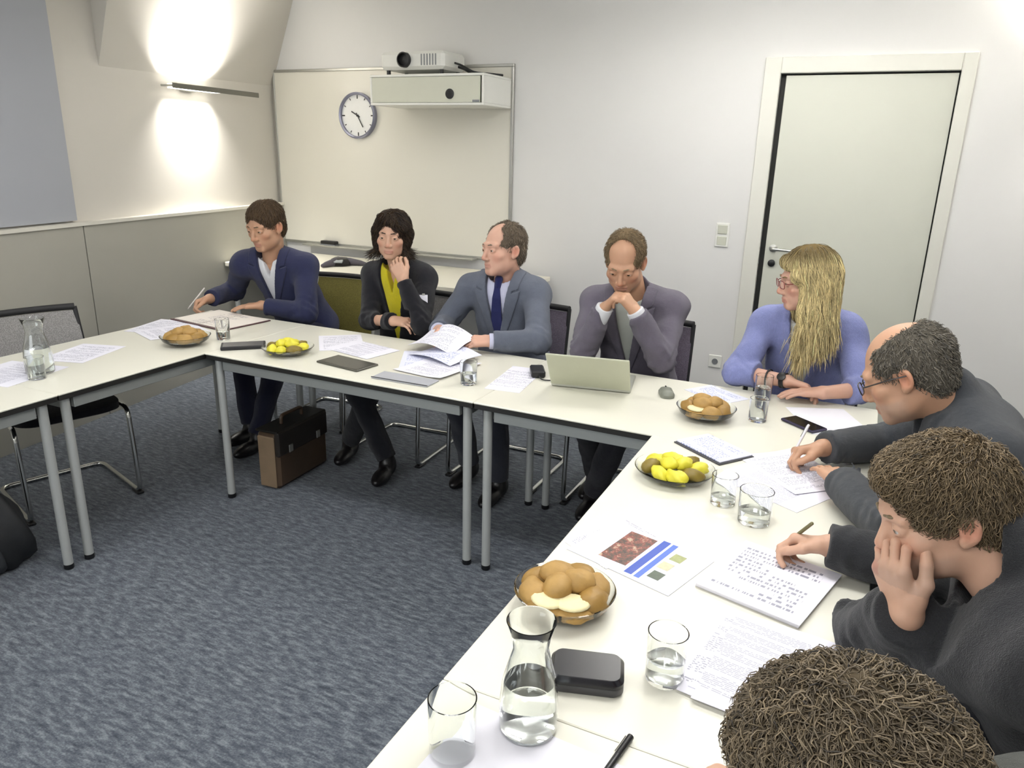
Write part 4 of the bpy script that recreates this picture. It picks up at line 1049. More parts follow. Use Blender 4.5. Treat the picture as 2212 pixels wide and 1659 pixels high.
# ---- a person --------------------------------------------------------------
SKIN_M = M['skin']
def put_mesh(name, parts, mat, parent, base, colors=None):
    v, f = parts; return link(name, make_mesh(name, v-base, f, colors=colors), mat, parent)
def person(sp):
    """builds one seated person from joint positions in metres"""
    s = sp.get('s', 1.0); base = np.array([sp['pelvis'][0], sp['pelvis'][1], 0.0])
    root = thing('person', sp['label'], 'person', tuple(base), 0, 'people at the meeting')
    P_, N_ = V(*sp['pelvis']), V(*sp['neck']); SL, SR = V(*sp['shL']), V(*sp['shR'])
    hc = V(*sp['head']); HF = frame(sp['face'], (0, 0, 1), sp.get('roll', 0.0)); hs = sp.get('hs', 1.0)
    left = nrm(SL-SR); U = nrm(N_-P_); U = nrm(U-left*(U @ left)); Fw = np.cross(left, U); TF = np.array([left, Fw, U])
    wL, wR = V(*sp['wrL']), V(*sp['wrR']); l1, l2 = .285*s, .25*s
    eL = V(*sp['elL']) if 'elL' in sp else elbow(SL, wL, l1, l2, sp['poleL']); eR = V(*sp['elR']) if 'elR' in sp else elbow(SR, wR, l1, l2, sp['poleR'])
    dL, dR = nrm(wL-eL), nrm(wR-eR); wd = sp.get('width', 1.0); dp = sp.get('depth', 1.0)
    m1, m2 = P_+.36*(N_-P_), P_+.70*(N_-P_)
    hipF = np.array([left, np.cross(left, V(0, 0, 1)), V(0, 0, 1)]); hipF[1] = nrm(hipF[1])
    def torso(o):
        return [(Ell(P_+V(0, 0, .02), ((.170*wd+o), (.125*dp+o), .14+o), TF), 0), (Ell(m1, (.150*wd+o, .112*dp+o, .17+o), TF), .06), (Ell(m2, (.158*wd+o, .108*dp+o, .165+o), TF), .06),
                (Cone(SL-left*.02, SR+left*.02, .058*s+o), .05), (Cone(N_-U*.01, SL, .046+o, .056*s+o), .03), (Cone(N_-U*.01, SR, .046+o, .056*s+o), .03)]
    def arms(o, cutl=1.0):
        k = []
        for S_, e_, w_ in ((SL, eL, wL), (SR, eR, wR)):
            k += [(Cone(S_, e_, .053*s+o, .044*s+o), .03), (Cone(e_, e_+(w_-e_)*cutl, .045*s+o, (.034+.010*(1-cutl))*s+o), .02)]
        return k
    hips = [P_+left*sg*.085-V(0, 0, .01) for sg in (1, -1)]
    legs = [(hips[0], V(*sp['kneeL']), V(*sp['ankL'])), (hips[1], V(*sp['kneeR']), V(*sp['ankR']))]
    # --- body: head and neck, hands, and the core that the clothes cover
    vh, fh = head_mesh(hc, HF, N_-U*.03, hs, sp.get('hvox', .003), **sp.get('headkw', {}))
    core = [(Cone(P_, N_-U*.06, .09, .06), 0), (Cone(SL, SR, .035), .03), (Cone(N_-U*.06, N_, .04), .03)]
    sc_ = sp.get('sleeve', 1.0)
    for S_, e_, w_ in ((SL, eL, wL), (SR, eR, wR)): core += [(Cone(S_, e_, .035*s, .032*s), .02), (Cone(e_, w_, .035*s, .026*s), .01)]
    for h_, k_, a_ in legs: core += [(Cone(h_, k_, .06, .045), .02), (Cone(k_, a_, .042, .03), .02)]
    parts = [(vh, fh), solid(core, .009)]
    for nm, w_, d_, right in (('handL', wL, dL, False), ('handR', wR, dR, True)):
        if nm in sp:
            h = dict(sp[nm]); f_h = h.pop('f'); n_h = h.pop('n'); back = .10 if sc_ > .8 else .17
            parts.append(hand_mesh(w_, f_h, n_h, right, s=s*sp.get('hands', 1.0), arm=w_-d_*back*s, **h))
    v, f = join(parts)
    col = skin_colors(v, hc, HF, hs, sp['skin'], **sp.get('skinkw', {}))
    put_mesh('body', (v, f), SKIN_M, root, base, col)
    Ph = lambda x, y, z: hc+hs*(x*HF[0]+y*HF[1]+z*HF[2])
    # --- eyes, brows
    for sg in (-1, 1):
        n_ = 16; ev = []; ef = []; ecol = []
        for j in range(n_//2+1):
            th = PI*j/(n_//2)
            for i in range(n_):
                a = 2*PI*i/n_; d_ = V(math.sin(th)*math.cos(a), math.cos(th), math.sin(th)*math.sin(a)); q = Ph(sg*.032, .0795, -.0005)+.0122*hs*(d_ @ HF)
                ev.append(q); ecol.append((.015, .012, .01) if th < .25 else ((.09, .055, .03) if th < .55 else (.52, .49, .46)))
        for j in range(n_//2):
            for i in range(n_): l = (i+1) % n_; ef.append((j*n_+i, j*n_+l, (j+1)*n_+l, (j+1)*n_+i))
        link('eye', make_mesh('eye', np.array(ev)-base, np.array(ef), colors=np.array(ecol)), M['eye'], root)
        br_ = [(Cone(Ph(sg*.015, .0955, .0235), Ph(sg*.030, .0915, .0260), .0026*hs, .0028*hs), 0), (Cone(Ph(sg*.030, .0915, .0260), Ph(sg*.047, .0775, .0220), .0028*hs, .0014*hs), .004)]
        bv, bf = solid(br_, .0018*hs); put_mesh('eyebrow', (bv, bf), M['hair'], root, base, np.tile(np.array(sp.get('brow', sp['hair_col'])), (len(bv), 1)))
    # --- hair
    if 'hair' in sp: sp['hair'](root, base, hc, HF, hs, sp)
    # --- glasses
    if 'glasses' in sp:
        g_ = thing('spectacles', sp['glasses'][1], 'glasses', tuple(Ph(0, .1, 0))); gb = np.array(Ph(0, .1, 0))
        gm = plain('spectacle_frame', sp['glasses'][0], 0.3); frm = MB()
        for sg in (-1, 1):
            ring = []
            for i in range(20):
                a = 2*PI*i/20; e_ = .6
                x = math.copysign(abs(math.cos(a))**e_, math.cos(a))*.024; z = math.copysign(abs(math.sin(a))**e_, math.sin(a))*.0155
                ring.append(Ph(sg*.033+x, .108-.35*abs(sg*.033+x)**1.2*.6, z-.003)-gb)
            frm.tube(ring, .0016*hs, 6, closed=True)
            lens = MB(); cen = Ph(sg*.033, .1035, -.003)-gb; lens.add([tuple(cen)]+[tuple(p) for p in ring], [(0, i+1, (i+1) % 20+1) for i in range(20)])
            lens.build('lens', M['lens'], g_)
            frm_t = MB().tube([Ph(sg*.057, .093, .002)-gb, Ph(sg*.073, .086, .003)-gb, Ph(sg*.083, .02, .004)-gb, Ph(sg*.084, -.02, .002)-gb, Ph(sg*.082, -.035, -.012)-gb], .0018*hs, 6)
            frm_t.build('temple', gm, g_, smooth=True)
        frm.tube([Ph(-.010, .105, .004)-gb, Ph(0, .107, .006)-gb, Ph(.010, .105, .004)-gb], .0016*hs, 6)
        frm.build('rims', gm, g_, smooth=True)
    # --- shirt / blouse / undershirt
    o_sh = .006
    if 'shirt' in sp:
        it = torso(o_sh); nk0, nk1 = N_-U*.045, N_+U*.028+Fw*.012
        collar = [(Cone(nk0, nk1, .068*s, .060*s), .02)]
        subs = [(Cone(N_+U*.035+Fw*.012, N_+U*.18+Fw*.05, .085, .09), 0)]
        sub_in = [(Cone(N_-U*.02+Fw*.014, N_+U*.10+Fw*.03, .0545*s, .056*s), .004)]
        if sp.get('open_collar', 0): subs = subs+[(Vee(N_-U*sp['open_collar']+Fw*.0, TF, .035, sp['open_collar'], .02), 0)]
        put_mesh(sp.get('shirt_name', 'shirt'), solid(it+collar, .006, subs+sub_in), sp['shirt'], root, base)
    # --- jacket / cardigan / sweater
    o = sp.get('thick', .018); it = torso(o)+arms(o-.004, sc_); subs = []
    if 'vee' in sp:
        half, depth = sp['vee']; apex = N_-U*depth; subs.append((Vee(apex, TF, half, depth, -.01), .006))
        def lapel(g, apex=apex):
            X, Y, Z_ = g.ax[0][:, None, None]-apex[0], g.ax[1][None, :, None]-apex[1], g.ax[2][None, None, :]-apex[2]
            l = [X*q[0]+Y*q[1]+Z_*q[2] for q in TF]; h = math.atan2(half, depth); e_ = np.abs(l[0])*math.cos(h)-l[2]*math.sin(h)
            band = np.clip((sp.get('lapel', .045)-e_)/.004, 0, 1)*(l[1] > 0)*(l[2] > -.02)*(l[2] < depth+.02); g.a -= (.009*band).astype(np.float32)
    col_r = sp.get('collar', .0)
    if col_r: it += [(Cone(N_-U*.02-Fw*.012, N_+U*col_r-Fw*.004, .074*s, .070*s), .015)]
    subs += [(Cone(N_-U*.03+Fw*.016, N_+U*.2+Fw*.06, .062*s, .080*s), .008)]
    for w_, e_, d_ in ((wL, eL, dL), (wR, eR, dR)):
        end = e_+(w_-e_)*sc_-d_*.004; subs.append((Box(end+d_*.060, (.062, .06, .062), np.array([nrm(np.cross(d_, V(.3, .2, 1))), d_, np.cross(nrm(np.cross(d_, V(.3, .2, 1))), d_)])), 0))
    wr = wrinkle(sp.get('wr', .0035), 26, sp.get('seed', 1))
    def folds(g):
        # creases that run round the sleeve, deepest at the elbow and above the cuff
        for S_, e_, w_, sd in ((SL, eL, wL, 1.0), (SR, eR, wR, 2.3)):
            for a_, b_, at, wdt in ((S_, e_, 1.0, .28), (e_, w_, .0, .30), (e_, w_, .90, .12)):
                cc = Cone(a_, b_, .10); ww = g.win(cc.lo, cc.hi, 0)
                if ww is None: continue
                sl, X, Y, Z_ = ww; ab = b_-a_; L_ = np.linalg.norm(ab); u = ab/L_; px, py, pz = X-a_[0], Y-a_[1], Z_-a_[2]
                t = (px*u[0]+py*u[1]+pz*u[2]); rr_ = np.sqrt(np.maximum(px**2+py**2+pz**2-t*t, 0)); q1 = nrm(np.cross(u, V(.2, .5, 1))); q2 = np.cross(u, q1)
                an = np.arctan2(px*q2[0]+py*q2[1]+pz*q2[2], px*q1[0]+py*q1[1]+pz*q1[2])
                amp = np.exp(-((t/L_-at)/wdt)**2)*(rr_ < .10)*(t > -.05)*(t < L_+.05)*sp.get('fold', .0032)
                g.a[sl] -= (amp*(np.sin(t*150+2.6*np.sin(an+sd)+1.7*np.sin(2*an+sd*2))*(.55+.45*np.sin(3*an+sd*3+t*30)))).astype(np.float32)
    def warp(g):
        wr(g); folds(g)
        if 'vee' in sp and sp.get('lapel', .045) > 0: lapel(g)
    v, f = solid(it, sp.get('cvox', .0065), subs, warp)
    low = v[:, 2].min(); put_mesh(sp.get('top_name', 'jacket'), (v, f), sp['jacket'], root, base)
    # --- notched lapels lying on the jacket front
    if sp.get('lapels'):
        half, depth = sp['vee']; apex = N_-U*depth; h = math.atan2(half, depth)
        g = Grid(N_-V(.24, .24, depth+.06), N_+V(.24, .24, .10), .0045)
        for p, k in torso(o)+[(Cone(N_-U*.02-Fw*.012, N_+U*col_r-Fw*.004, .074*s, .070*s), .015)]: g.put(p, k)
        wr(g)
        X, Y, Z_ = g.ax[0][:, None, None]-apex[0], g.ax[1][None, :, None]-apex[1], g.ax[2][None, None, :]-apex[2]
        l = [X*q[0]+Y*q[1]+Z_*q[2] for q in TF]; e_ = np.abs(l[0])*math.cos(h)-l[2]*math.sin(h); zz = l[2]/depth
        wid = np.clip(.018+.055*zz, .0, .062); wid = np.where(zz > .86+e_*1.2, .050, wid)
        cut = np.maximum(np.maximum(-e_-.001, e_-wid), np.maximum(-l[2]-.005, l[2]-depth-.045)); cut = np.maximum(cut, .015-l[1])
        notch = .0045-np.abs(l[2]-depth*.86-e_*.35); cut = np.maximum(cut, np.where(e_ > .022, notch, -1))
        g.a = np.maximum(np.maximum(g.a-.0085, -(g.a+.006)), cut).astype(np.float32)
        put_mesh('lapel', g.mesh(), sp['jacket'], root, base)
    # --- shirt cuffs
    if sp.get('cuffs'):
        for w_, e_, d_ in ((wL, eL, dL), (wR, eR, dR)):
            cb = Cone(w_-d_*.05, w_+d_*.010, .0385*s, .0375*s)
            X_ = nrm(np.cross(d_, V(.3, .2, 1)))
            put_mesh('shirt_cuff', solid([(cb, 0)], .004, [(Box(w_+d_*.075, (.06, .06, .06), np.array([X_, d_, np.cross(X_, d_)])), 0)]), sp['cuffs'], root, base)
    # --- trousers and shoes
    tr = [(Ell(P_+V(0, 0, -.005), (.172*wd, .135, .105), hipF), 0)]
    cuts = []
    for h_, k_, a_ in legs:
        tr += [(Cone(h_, k_, .088, .068), .04), (Cone(k_, a_+V(0, 0, .0), .066, .052), .03)]
        d_ = nrm(a_-k_); X_ = nrm(np.cross(d_, V(.9, .3, .1))); cuts.append((Box(a_+d_*.055, (.08, .06, .08), np.array([X_, d_, np.cross(X_, d_)])), 0))
    put_mesh('trousers', solid(tr, .008, cuts, wrinkle(.004, 24, sp.get('seed', 1)+9)), sp.get('trousers', M['navy_trousers']), root, base)
    for h_, k_, a_ in legs:
        fd = V(*sp['toe']) if 'toe' in sp else Fw*V(1, 1, 0); fd = nrm(fd*V(1, 1, 0)); b_ = V(a_[0], a_[1], 0.0); SF = np.array([nrm(np.cross(V(0, 0, 1), fd)), fd, V(0, 0, 1)])
        zf = a_[2]-.085; b_[2] = max(zf, 0)
        it = [(Ell(b_+V(0, 0, .045)-fd*.02, (.038, .055, .05), SF), 0), (Ell(b_+fd*.10+V(0, 0, .030), (.042, .10, .036), SF), .04), (Cone(b_+V(0, 0, .05), b_+V(0, 0, .11), .036), .03)]
        put_mesh('shoe', solid(it, .006, [(Box(b_-V(0, 0, .06), (.3, .3, .06)), 0)]), M['shoe'], root, base)
    return root, TF, Ph
def simple_hair(caps, n, length, rad, flow=flow_short, lift=.006, curl=(.002, 1), var=.25, m_=5, vox=.004, keep=None, dark=.7, jit=.3):
    def fn(root, base, c, F, s, sp):
        v, f, g = cap_solid(c, F, s, caps[0], caps[1], vox)
        col = np.array(sp['hair_col'])
        put_mesh('hair', (v, f), M['hair_base'], root, base, np.tile(col*dark, (len(v), 1)))
        V_, Q, C_ = hair_from_cap(v, f, g, c, F, s, n, length, rad, flow, lift, curl, col, var, sp.get('seed', 1), m_, keep, jit)
        o = put_mesh('hair_strands', (V_, Q), M['hair'], root, base, C_); o['kind'] = 'stuff'
    return fn
# ------------------------------------------------------------------ people
M['navy_trousers'] = cloth('navy_trousers', '#20212c')
M['shoe'] = plain('black_shoe', '#141214', 0.35, bump=0.1)
t = NT('lens_glass'); t.set(Roughness=0.05, Alpha=0.12); M['lens'] = t.m
white_shirt = cloth('white_shirt', '#e3e5ea', var=0.04, fold=0.3)
lilac_shirt = cloth('pale_lilac_shirt', '#c9cbe2', var=0.05, fold=0.3)
grey_shirt = cloth('pale_grey_shirt', '#b9bdb6', var=0.05, fold=0.3)
navy_jacket = cloth('navy_blazer', '#2c3050', var=0.22)
black_cardigan = cloth('black_cardigan', '#16161d', var=0.25)
yellow_blouse = cloth('yellow_blouse', '#cfc222', var=0.2)
slate_jacket = cloth('slate_suit', '#626876', var=0.2)
plum_jacket = cloth('grey_plum_suit', '#67626f', var=0.2)
lavender = cloth('lavender_cardigan', '#7f86b6', var=0.2, weave=400)
white_top = cloth('white_top', '#dcdcd6', var=0.06)
charcoal = cloth('charcoal_jacket', '#3d4045', var=0.2)
dark_knit = cloth('dark_sweater', '#2b2c2f', var=0.3, weave=500)
black_shirt = cloth('black_shirt', '#17161a', var=0.2)
green_knit = cloth('grey_green_sweater', '#4a4c48', var=0.2)
tie_mat = cloth('navy_tie', '#23285c', var=0.2, fold=0.2)
FAIR, TAN, PINK = (.56, .345, .245), (.50, .29, .185), (.60, .36, .27)
WRITE = dict(curls=[(.75, .9, .5), (.85, 1.0, .5), (1.0, 1.2, .6), (1.1, 1.2, .6)], thumb=((.8, .45, .45), (.95, -.1, .35), (.9, -.35, .2)))
FLAT = dict(curl=(.12, .22, .15), spread=.10, thumb=((.75, .65, .1), (.9, .4, .1), (.95, .25, .1)))
FIST = dict(curl=(1.25, 1.35, .7), spread=.02, thumb=((.7, .45, .6), (.7, -.3, .6), (.5, -.75, .4)))
LOOSE = dict(curl=(.5, .6, .35), spread=.05, thumb=((.75, .55, .35), (.9, .2, .3), (.95, 0, .3)))

def bob_hair(root, base, c, F, s, sp):      # chin-length dark bob
    adds = [('e', (0, -.020, .036), (.090, .110, .094), 0), ('c', (.076, -.005, .01), (.066, .022, -.085), .03, .030, .020), ('c', (-.076, -.005, .01), (-.066, .022, -.085), .03, .030, .020),
            ('e', (0, -.060, -.035), (.078, .060, .075), .03), ('c', (-.040, .062, .100), (.068, .050, .050), .02, .020, .016), ('c', (-.040, .062, .100), (-.070, .045, .040), .02, .014, .012)]
    cuts = [('e', (-.012, .125, -.030), (.064, .095, .108), .015), ('b', (0, .13, -.10), (.056, .08, .08), .02), ('b', (0, 0, -.19), (.2, .2, .07), .01)]
    v, f, g = cap_solid(c, F, s, adds, cuts, .004); col = np.array(sp['hair_col'])
    put_mesh('hair', (v, f), M['hair_base'], root, base, np.tile(col*.7, (len(v), 1)))
    def flow(L): d = np.stack([L[:, 0]*1.2, L[:, 1]*.4+.0, -np.ones(len(L))*.08-.3*np.abs(L[:, 0])], 1); return d
    V_, Q, C_ = hair_from_cap(v, f, g, c, F, s, 4000, .07, .0011, flow, .006, (.003, .8), col, .5, 3, 7, lambda L: L[:, 2] > -.09, .28, -.07)
    put_mesh('hair_strands', (V_, Q), M['hair'], root, base, C_)['kind'] = 'stuff'
def long_hair(root, base, c, F, s, sp):     # long straight blonde hair
    adds = [('e', (0, -.020, .040), (.088, .108, .098), 0), ('c', (.070, .005, .02), (.082, .018, -.12), .03, .032, .036), ('c', (.082, .018, -.12), (.070, .050, -.25), .03, .036, .020), ('c', (.075, -.035, -.02), (.085, -.015, -.20), .03, .036, .024), ('c', (-.074, .0, .015), (-.074, .030, -.16), .03, .024, .018),
            ('c', (.03, -.075, .0), (.055, -.055, -.17), .04, .050, .040), ('c', (-.03, -.075, .0), (-.035, -.06, -.14), .04, .050, .040), ('c', (-.02, .074, .086), (.070, .055, .025), .02, .016, .020), ('c', (-.02, .074, .086), (-.064, .050, .03), .02, .014, .014)]
    cuts = [('b', (-.006, .135, -.060), (.060, .085, .120), .02, .14), ('b', (-.03, .16, -.2), (.09, .10, .10), .02)]
    v, f, g = cap_solid(c, F, s, adds, cuts, .004); cu = np.array(sp['hair_col'])
    L = local(v, c, F, s); root_k = sst(L[:, 2], .05, .125)[:, None]
    put_mesh('hair', (v, f), M['hair_base'], root, base, (cu*.8)[None]*(1-root_k)+np.array([[.16, .115, .05]])*root_k)
    def flow(L): return np.stack([L[:, 0]*1.0*(L[:, 2] > .0), L[:, 1]*.3*(L[:, 2] > .02)+.02, -np.ones(len(L))*.10-.2*np.abs(L[:, 0])], 1)
    V_, Q, C_ = hair_from_cap(v, f, g, c, F, s, 7000, .12, .0011, flow, .004, (.004, .7), cu, .35, 5, 9, None, .14, -.15)
    lv = local(V_, c, F, s); k = sst(lv[:, 2], .045, .125)[:, None]
    put_mesh('hair_strands', (V_, Q), M['hair'], root, base, C_*(1-k)+np.array([[.17, .125, .055]])*k)['kind'] = 'stuff'
RECEDE = (SHORT[0], SHORT[1]+[('e', (0, .085, .085), (.070, .085, .060), .015)])
BALD = ([('e', (0, -.020, .034), (.081, .103, .086), 0), ('e', (0, -.055, -.02), (.066, .056, .065), .02)], [FACE_CUT, SIDE_CUT, NAPE_CUT]+EAR_CUTS+[('e', (0, .045, .115), (.062, .115, .070), .01), ('e', (0, .10, .05), (.075, .075, .05), .01)])
HALF = (SHORT[0], SHORT[1]+[('e', (0, .10, .065), (.082, .085, .058), .015), ('e', (0, .05, .135), (.055, .06, .05), .01)])
def flow_fwd(L): d = L-np.array([0, -.06, .09]); d[:, 1] += .03; d[:, 2] -= .4*np.abs(d[:, 0]); return d
THICK = ([('e', (0, -.020, .038), (.083, .106, .093), 0), ('e', (0, .030, .075), (.066, .058, .046), .02), ('e', (0, -.058, -.02), (.070, .058, .072), .02)], [('e', (0, .124, -.030), (.080, .095, .106), .012), SIDE_CUT, NAPE_CUT]+EAR_CUTS)
CURLY = ([('e', (0, -.018, .036), (.090, .108, .096), 0), ('e', (0, -.058, -.02), (.078, .060, .075), .02)], [('b', (0, .145, -.055), (.12, .085, .125), .012, .2), ('b', (0, .06, -.10), (.12, .085, .070), .012, -.15), NAPE_CUT])

PEOPLE = {}
PEOPLE['P1'] = person(dict(label='man in a navy blazer and open white shirt writing at the far corner', seed=11, s=1.0, hs=1.08, width=1.0,
    pelvis=(-2.46, 1.13, .585), neck=(-2.52, .93, 1.055), shL=(-2.335, .985, .985), shR=(-2.69, .875, .98), head=(-2.495, .86, 1.215), face=(.02, -1, -.27), roll=.02,
    wrR=(-2.83, .73, .79), poleR=(-3.1, 1.1, .6), wrL=(-2.46, .755, .785), poleL=(-1.9, .95, .6), handR=dict(f=(-.35, -.8, -.25), n=(.6, -.1, -.75), **WRITE), handL=dict(f=(-.85, -.5, -.05), n=(0, 0, -1), **FLAT),
    kneeL=(-2.32, .72, .55), kneeR=(-2.58, .68, .55), ankL=(-2.37, .55, .095), ankR=(-2.53, .66, .095), toe=(.1, -1, 0),
    skin=TAN, hair_col=(.105, .068, .040), hair=simple_hair(SHORT, 3000, .035, .0011), shirt=white_shirt, open_collar=.10, jacket=navy_jacket, vee=(.062, .30), lapel=0, lapels=1, collar=.022, trousers=cloth('navy_slacks', '#23253a')))
PEOPLE['P2'] = person(dict(label='dark-haired woman in a black cardigan and yellow blouse, hand at her mouth', seed=12, s=.94, hs=1.0, width=.92, depth=.95,
    pelvis=(-1.69, 1.06, .585), neck=(-1.68, .975, 1.06), shL=(-1.515, .965, .995), shR=(-1.845, .965, .985), head=(-1.682, .915, 1.215), face=(.36, -.93, -.08), roll=-.04,
    elL=(-1.415, .76, .80), wrL=(-1.525, .775, 1.012), wrR=(-1.565, .735, .805), poleR=(-2.1, .9, .6), handL=dict(f=(-.55, .10, .80), n=(-.45, .85, .25), **LOOSE), handR=dict(f=(.95, -.05, .05), n=(0, .35, -1), **LOOSE),
    kneeL=(-1.60, .64, .55), kneeR=(-1.78, .62, .55), ankL=(-1.86, .72, .10), ankR=(-1.53, .60, .10), toe=(.3, -1, 0), headkw=dict(fem=True, jaw=.9, nose=.97), skinkw=dict(lips=(.42, .17, .14)),
    skin=FAIR, hair_col=(.036, .023, .015), hair=bob_hair, shirt=yellow_blouse, shirt_name='blouse', open_collar=.13, top_name='cardigan', jacket=black_cardigan, thick=.014, vee=(.075, .42), lapel=.0, trousers=cloth('black_slacks', '#17181f')))
PEOPLE['P3'] = person(dict(label='balding man in a slate suit with a navy tie, head turned aside, holding papers', seed=13, s=1.0, hs=1.06, width=1.06, depth=1.1,
    pelvis=(-1.04, 1.08, .585), neck=(-1.06, 1.0, 1.045), shL=(-.885, .985, .975), shR=(-1.245, .975, .97), head=(-1.05, .943, 1.187), face=(-.46, -.88, .0), roll=.06,
    elL=(-.775, .79, .785), wrL=(-.965, .675, .79), elR=(-1.355, .90, .785), wrR=(-1.275, .70, .80), handL=dict(f=(-.80, -.55, .02), n=(-.25, .30, -.85), **LOOSE), handR=dict(f=(.30, -.93, -.08), n=(.75, .1, -.6), **LOOSE),
    kneeL=(-.92, .62, .55), kneeR=(-1.14, .62, .55), ankL=(-.91, .66, .095), ankR=(-1.14, .78, .095), headkw=dict(jaw=1.12, cheek=1.05),
    skin=PINK, hair_col=(.17, .135, .10), hair=simple_hair(HALF, 2200, .022, .0010), shirt=lilac_shirt, jacket=slate_jacket, vee=(.066, .34), lapel=0, lapels=1, collar=.022, cuffs=lilac_shirt, trousers=cloth('slate_trousers', '#2c2e38')))
PEOPLE['P4'] = person(dict(label='man in a grey-plum suit resting his mouth on clasped hands', seed=14, s=1.0, hs=1.06, width=1.04, depth=1.05,
    pelvis=(-.36, 1.06, .585), neck=(-.375, .93, 1.045), shL=(-.195, .96, .985), shR=(-.56, .955, .975), head=(-.391, .825, 1.195), face=(.10, -.88, -.48),
    elR=(-.535, .745, .79), wrR=(-.432, .695, .998), elL=(-.175, .765, .79), wrL=(-.285, .695, .998), handR=dict(f=(.62, -.15, .78), n=(.75, .20, -.55), curl=(.85, .75, .4), spread=.04, thumb=((.7, .6, .3), (.9, .1, .4), (.8, -.2, .5))), handL=dict(f=(-.62, -.20, .78), n=(-.75, .25, -.55), curl=(1.0, .95, .5), spread=.04, thumb=((.7, .6, .3), (.9, .1, .4), (.8, -.2, .5))),
    kneeL=(-.28, .60, .55), kneeR=(-.46, .60, .55), ankL=(-.45, .76, .095), ankR=(-.52, .98, .095),
    skin=TAN, hair_col=(.20, .145, .085), hair=simple_hair(RECEDE, 2000, .022, .0010), shirt=grey_shirt, jacket=plum_jacket, vee=(.066, .34), lapel=0, lapels=1, collar=.022, cuffs=white_shirt, trousers=cloth('plum_trousers', '#22212a')))
PEOPLE['P5'] = person(dict(label='blonde woman in a lavender cardigan with glasses, arms folded on the table', seed=15, s=.95, hs=1.0, width=.95, hands=1.0,
    pelvis=(.40, 1.07, .585), neck=(.395, .90, 1.035), shL=(.55, .925, .965), shR=(.225, .915, .975), head=(.368, .80, 1.190), face=(-.90, -.36, -.16), roll=.0,
    elR=(.155, .76, .785), wrR=(.355, .690, .795), elL=(.635, .76, .785), wrL=(.50, .645, .782), handR=dict(f=(.95, -.10, -.12), n=(0, -.4, -1), **LOOSE), handL=dict(f=(-.96, -.22, -.06), n=(0, 0, -1), **FLAT),
    kneeL=(.50, .62, .55), kneeR=(.28, .62, .55), ankL=(.49, .68, .095), ankR=(.29, .68, .095), headkw=dict(fem=True, jaw=.9, nose=.97), skinkw=dict(lips=(.45, .18, .15)), sleeve=.42,
    skin=PINK, hair_col=(.66, .54, .28), brow=(.20, .13, .06), hair=long_hair, glasses=('#7a2a2a', 'dark red spectacles worn by the blonde woman'), shirt=white_top, shirt_name='top', open_collar=.12, top_name='cardigan', jacket=lavender, thick=.018, vee=(.07, .36), lapel=.03, wr=.005))
PEOPLE['P6'] = person(dict(label='balding man with glasses in a charcoal jacket leaning over to write', seed=16, s=1.0, hs=1.08, width=1.05,
    pelvis=(1.10, -.10, .585), neck=(.845, -.155, 1.035), shL=(.935, -.335, .96), shR=(.905, .04, .975), head=(.718, -.19, 1.112), face=(-.84, .18, -.50),
    elR=(.735, .17, .79), wrR=(.545, -.01, .795), elL=(.74, -.50, .79), wrL=(.605, -.255, .79), handR=dict(f=(-.82, -.42, -.12), n=(.15, -.35, -.9), **WRITE), handL=dict(f=(-.35, .92, -.05), n=(0, 0, -1), **FLAT),
    kneeL=(.70, -.22, .55), kneeR=(.70, .05, .55), ankL=(.74, -.22, .095), ankR=(.74, .05, .095), toe=(-1, 0, 0), skinkw=dict(stubble=.35, stub_col=(.33, .28, .24)),
    skin=TAN, hair_col=(.15, .135, .11), brow=(.15, .12, .09), hair=simple_hair(BALD, 5000, .016, .0009, var=.35), glasses=('#2a2422', 'thin dark spectacles worn by the balding writing man'), shirt=black_shirt, jacket=charcoal, thick=.022, vee=(.05, .25), collar=.035, cvox=.006, trousers=cloth('black_jeans', '#1b1c20')))
PEOPLE['P7'] = person(dict(label='young brown-haired man in a dark sweater writing with his chin on his fist', seed=17, s=1.0, hs=.95, width=1.08,
    pelvis=(1.12, -1.0, .585), neck=(.875, -1.06, 1.0), shL=(.915, -1.235, .945), shR=(.91, -.85, .955), head=(.758, -1.045, 1.095), face=(-.87, -.31, -.36), roll=.07,
    elR=(.835, -.66, .79), wrR=(.612, -.675, .80), elL=(.70, -.985, .79), wrL=(.732, -1.115, .922), handR=dict(f=(-.92, .12, -.10), n=(.1, -.55, -.8), **WRITE), handL=dict(f=(-.40, .12, .88), n=(.70, .65, .15), curl=(.40, 1.0, .7), spread=.12, thumb=((.7, .55, .35), (.9, .1, .3), (.9, 0, .3))), sleeve=1.08,
    kneeL=(.70, -1.10, .55), kneeR=(.70, -.86, .55), ankL=(.76, -1.10, .095), ankR=(.76, -.86, .095), toe=(-1, 0, 0), skinkw=dict(stubble=.3), hvox=.0026,
    skin=FAIR, hair_col=(.175, .13, .078), hair=simple_hair(THICK, 12000, .030, .0009, flow=flow_fwd, lift=.010, curl=(.003, .8), var=.35, vox=.0035, dark=.85, jit=.4), top_name='sweater', jacket=dark_knit, thick=.024, collar=.055, cvox=.006, wr=.005, fold=.0045, trousers=cloth('dark_jeans', '#23252c')))
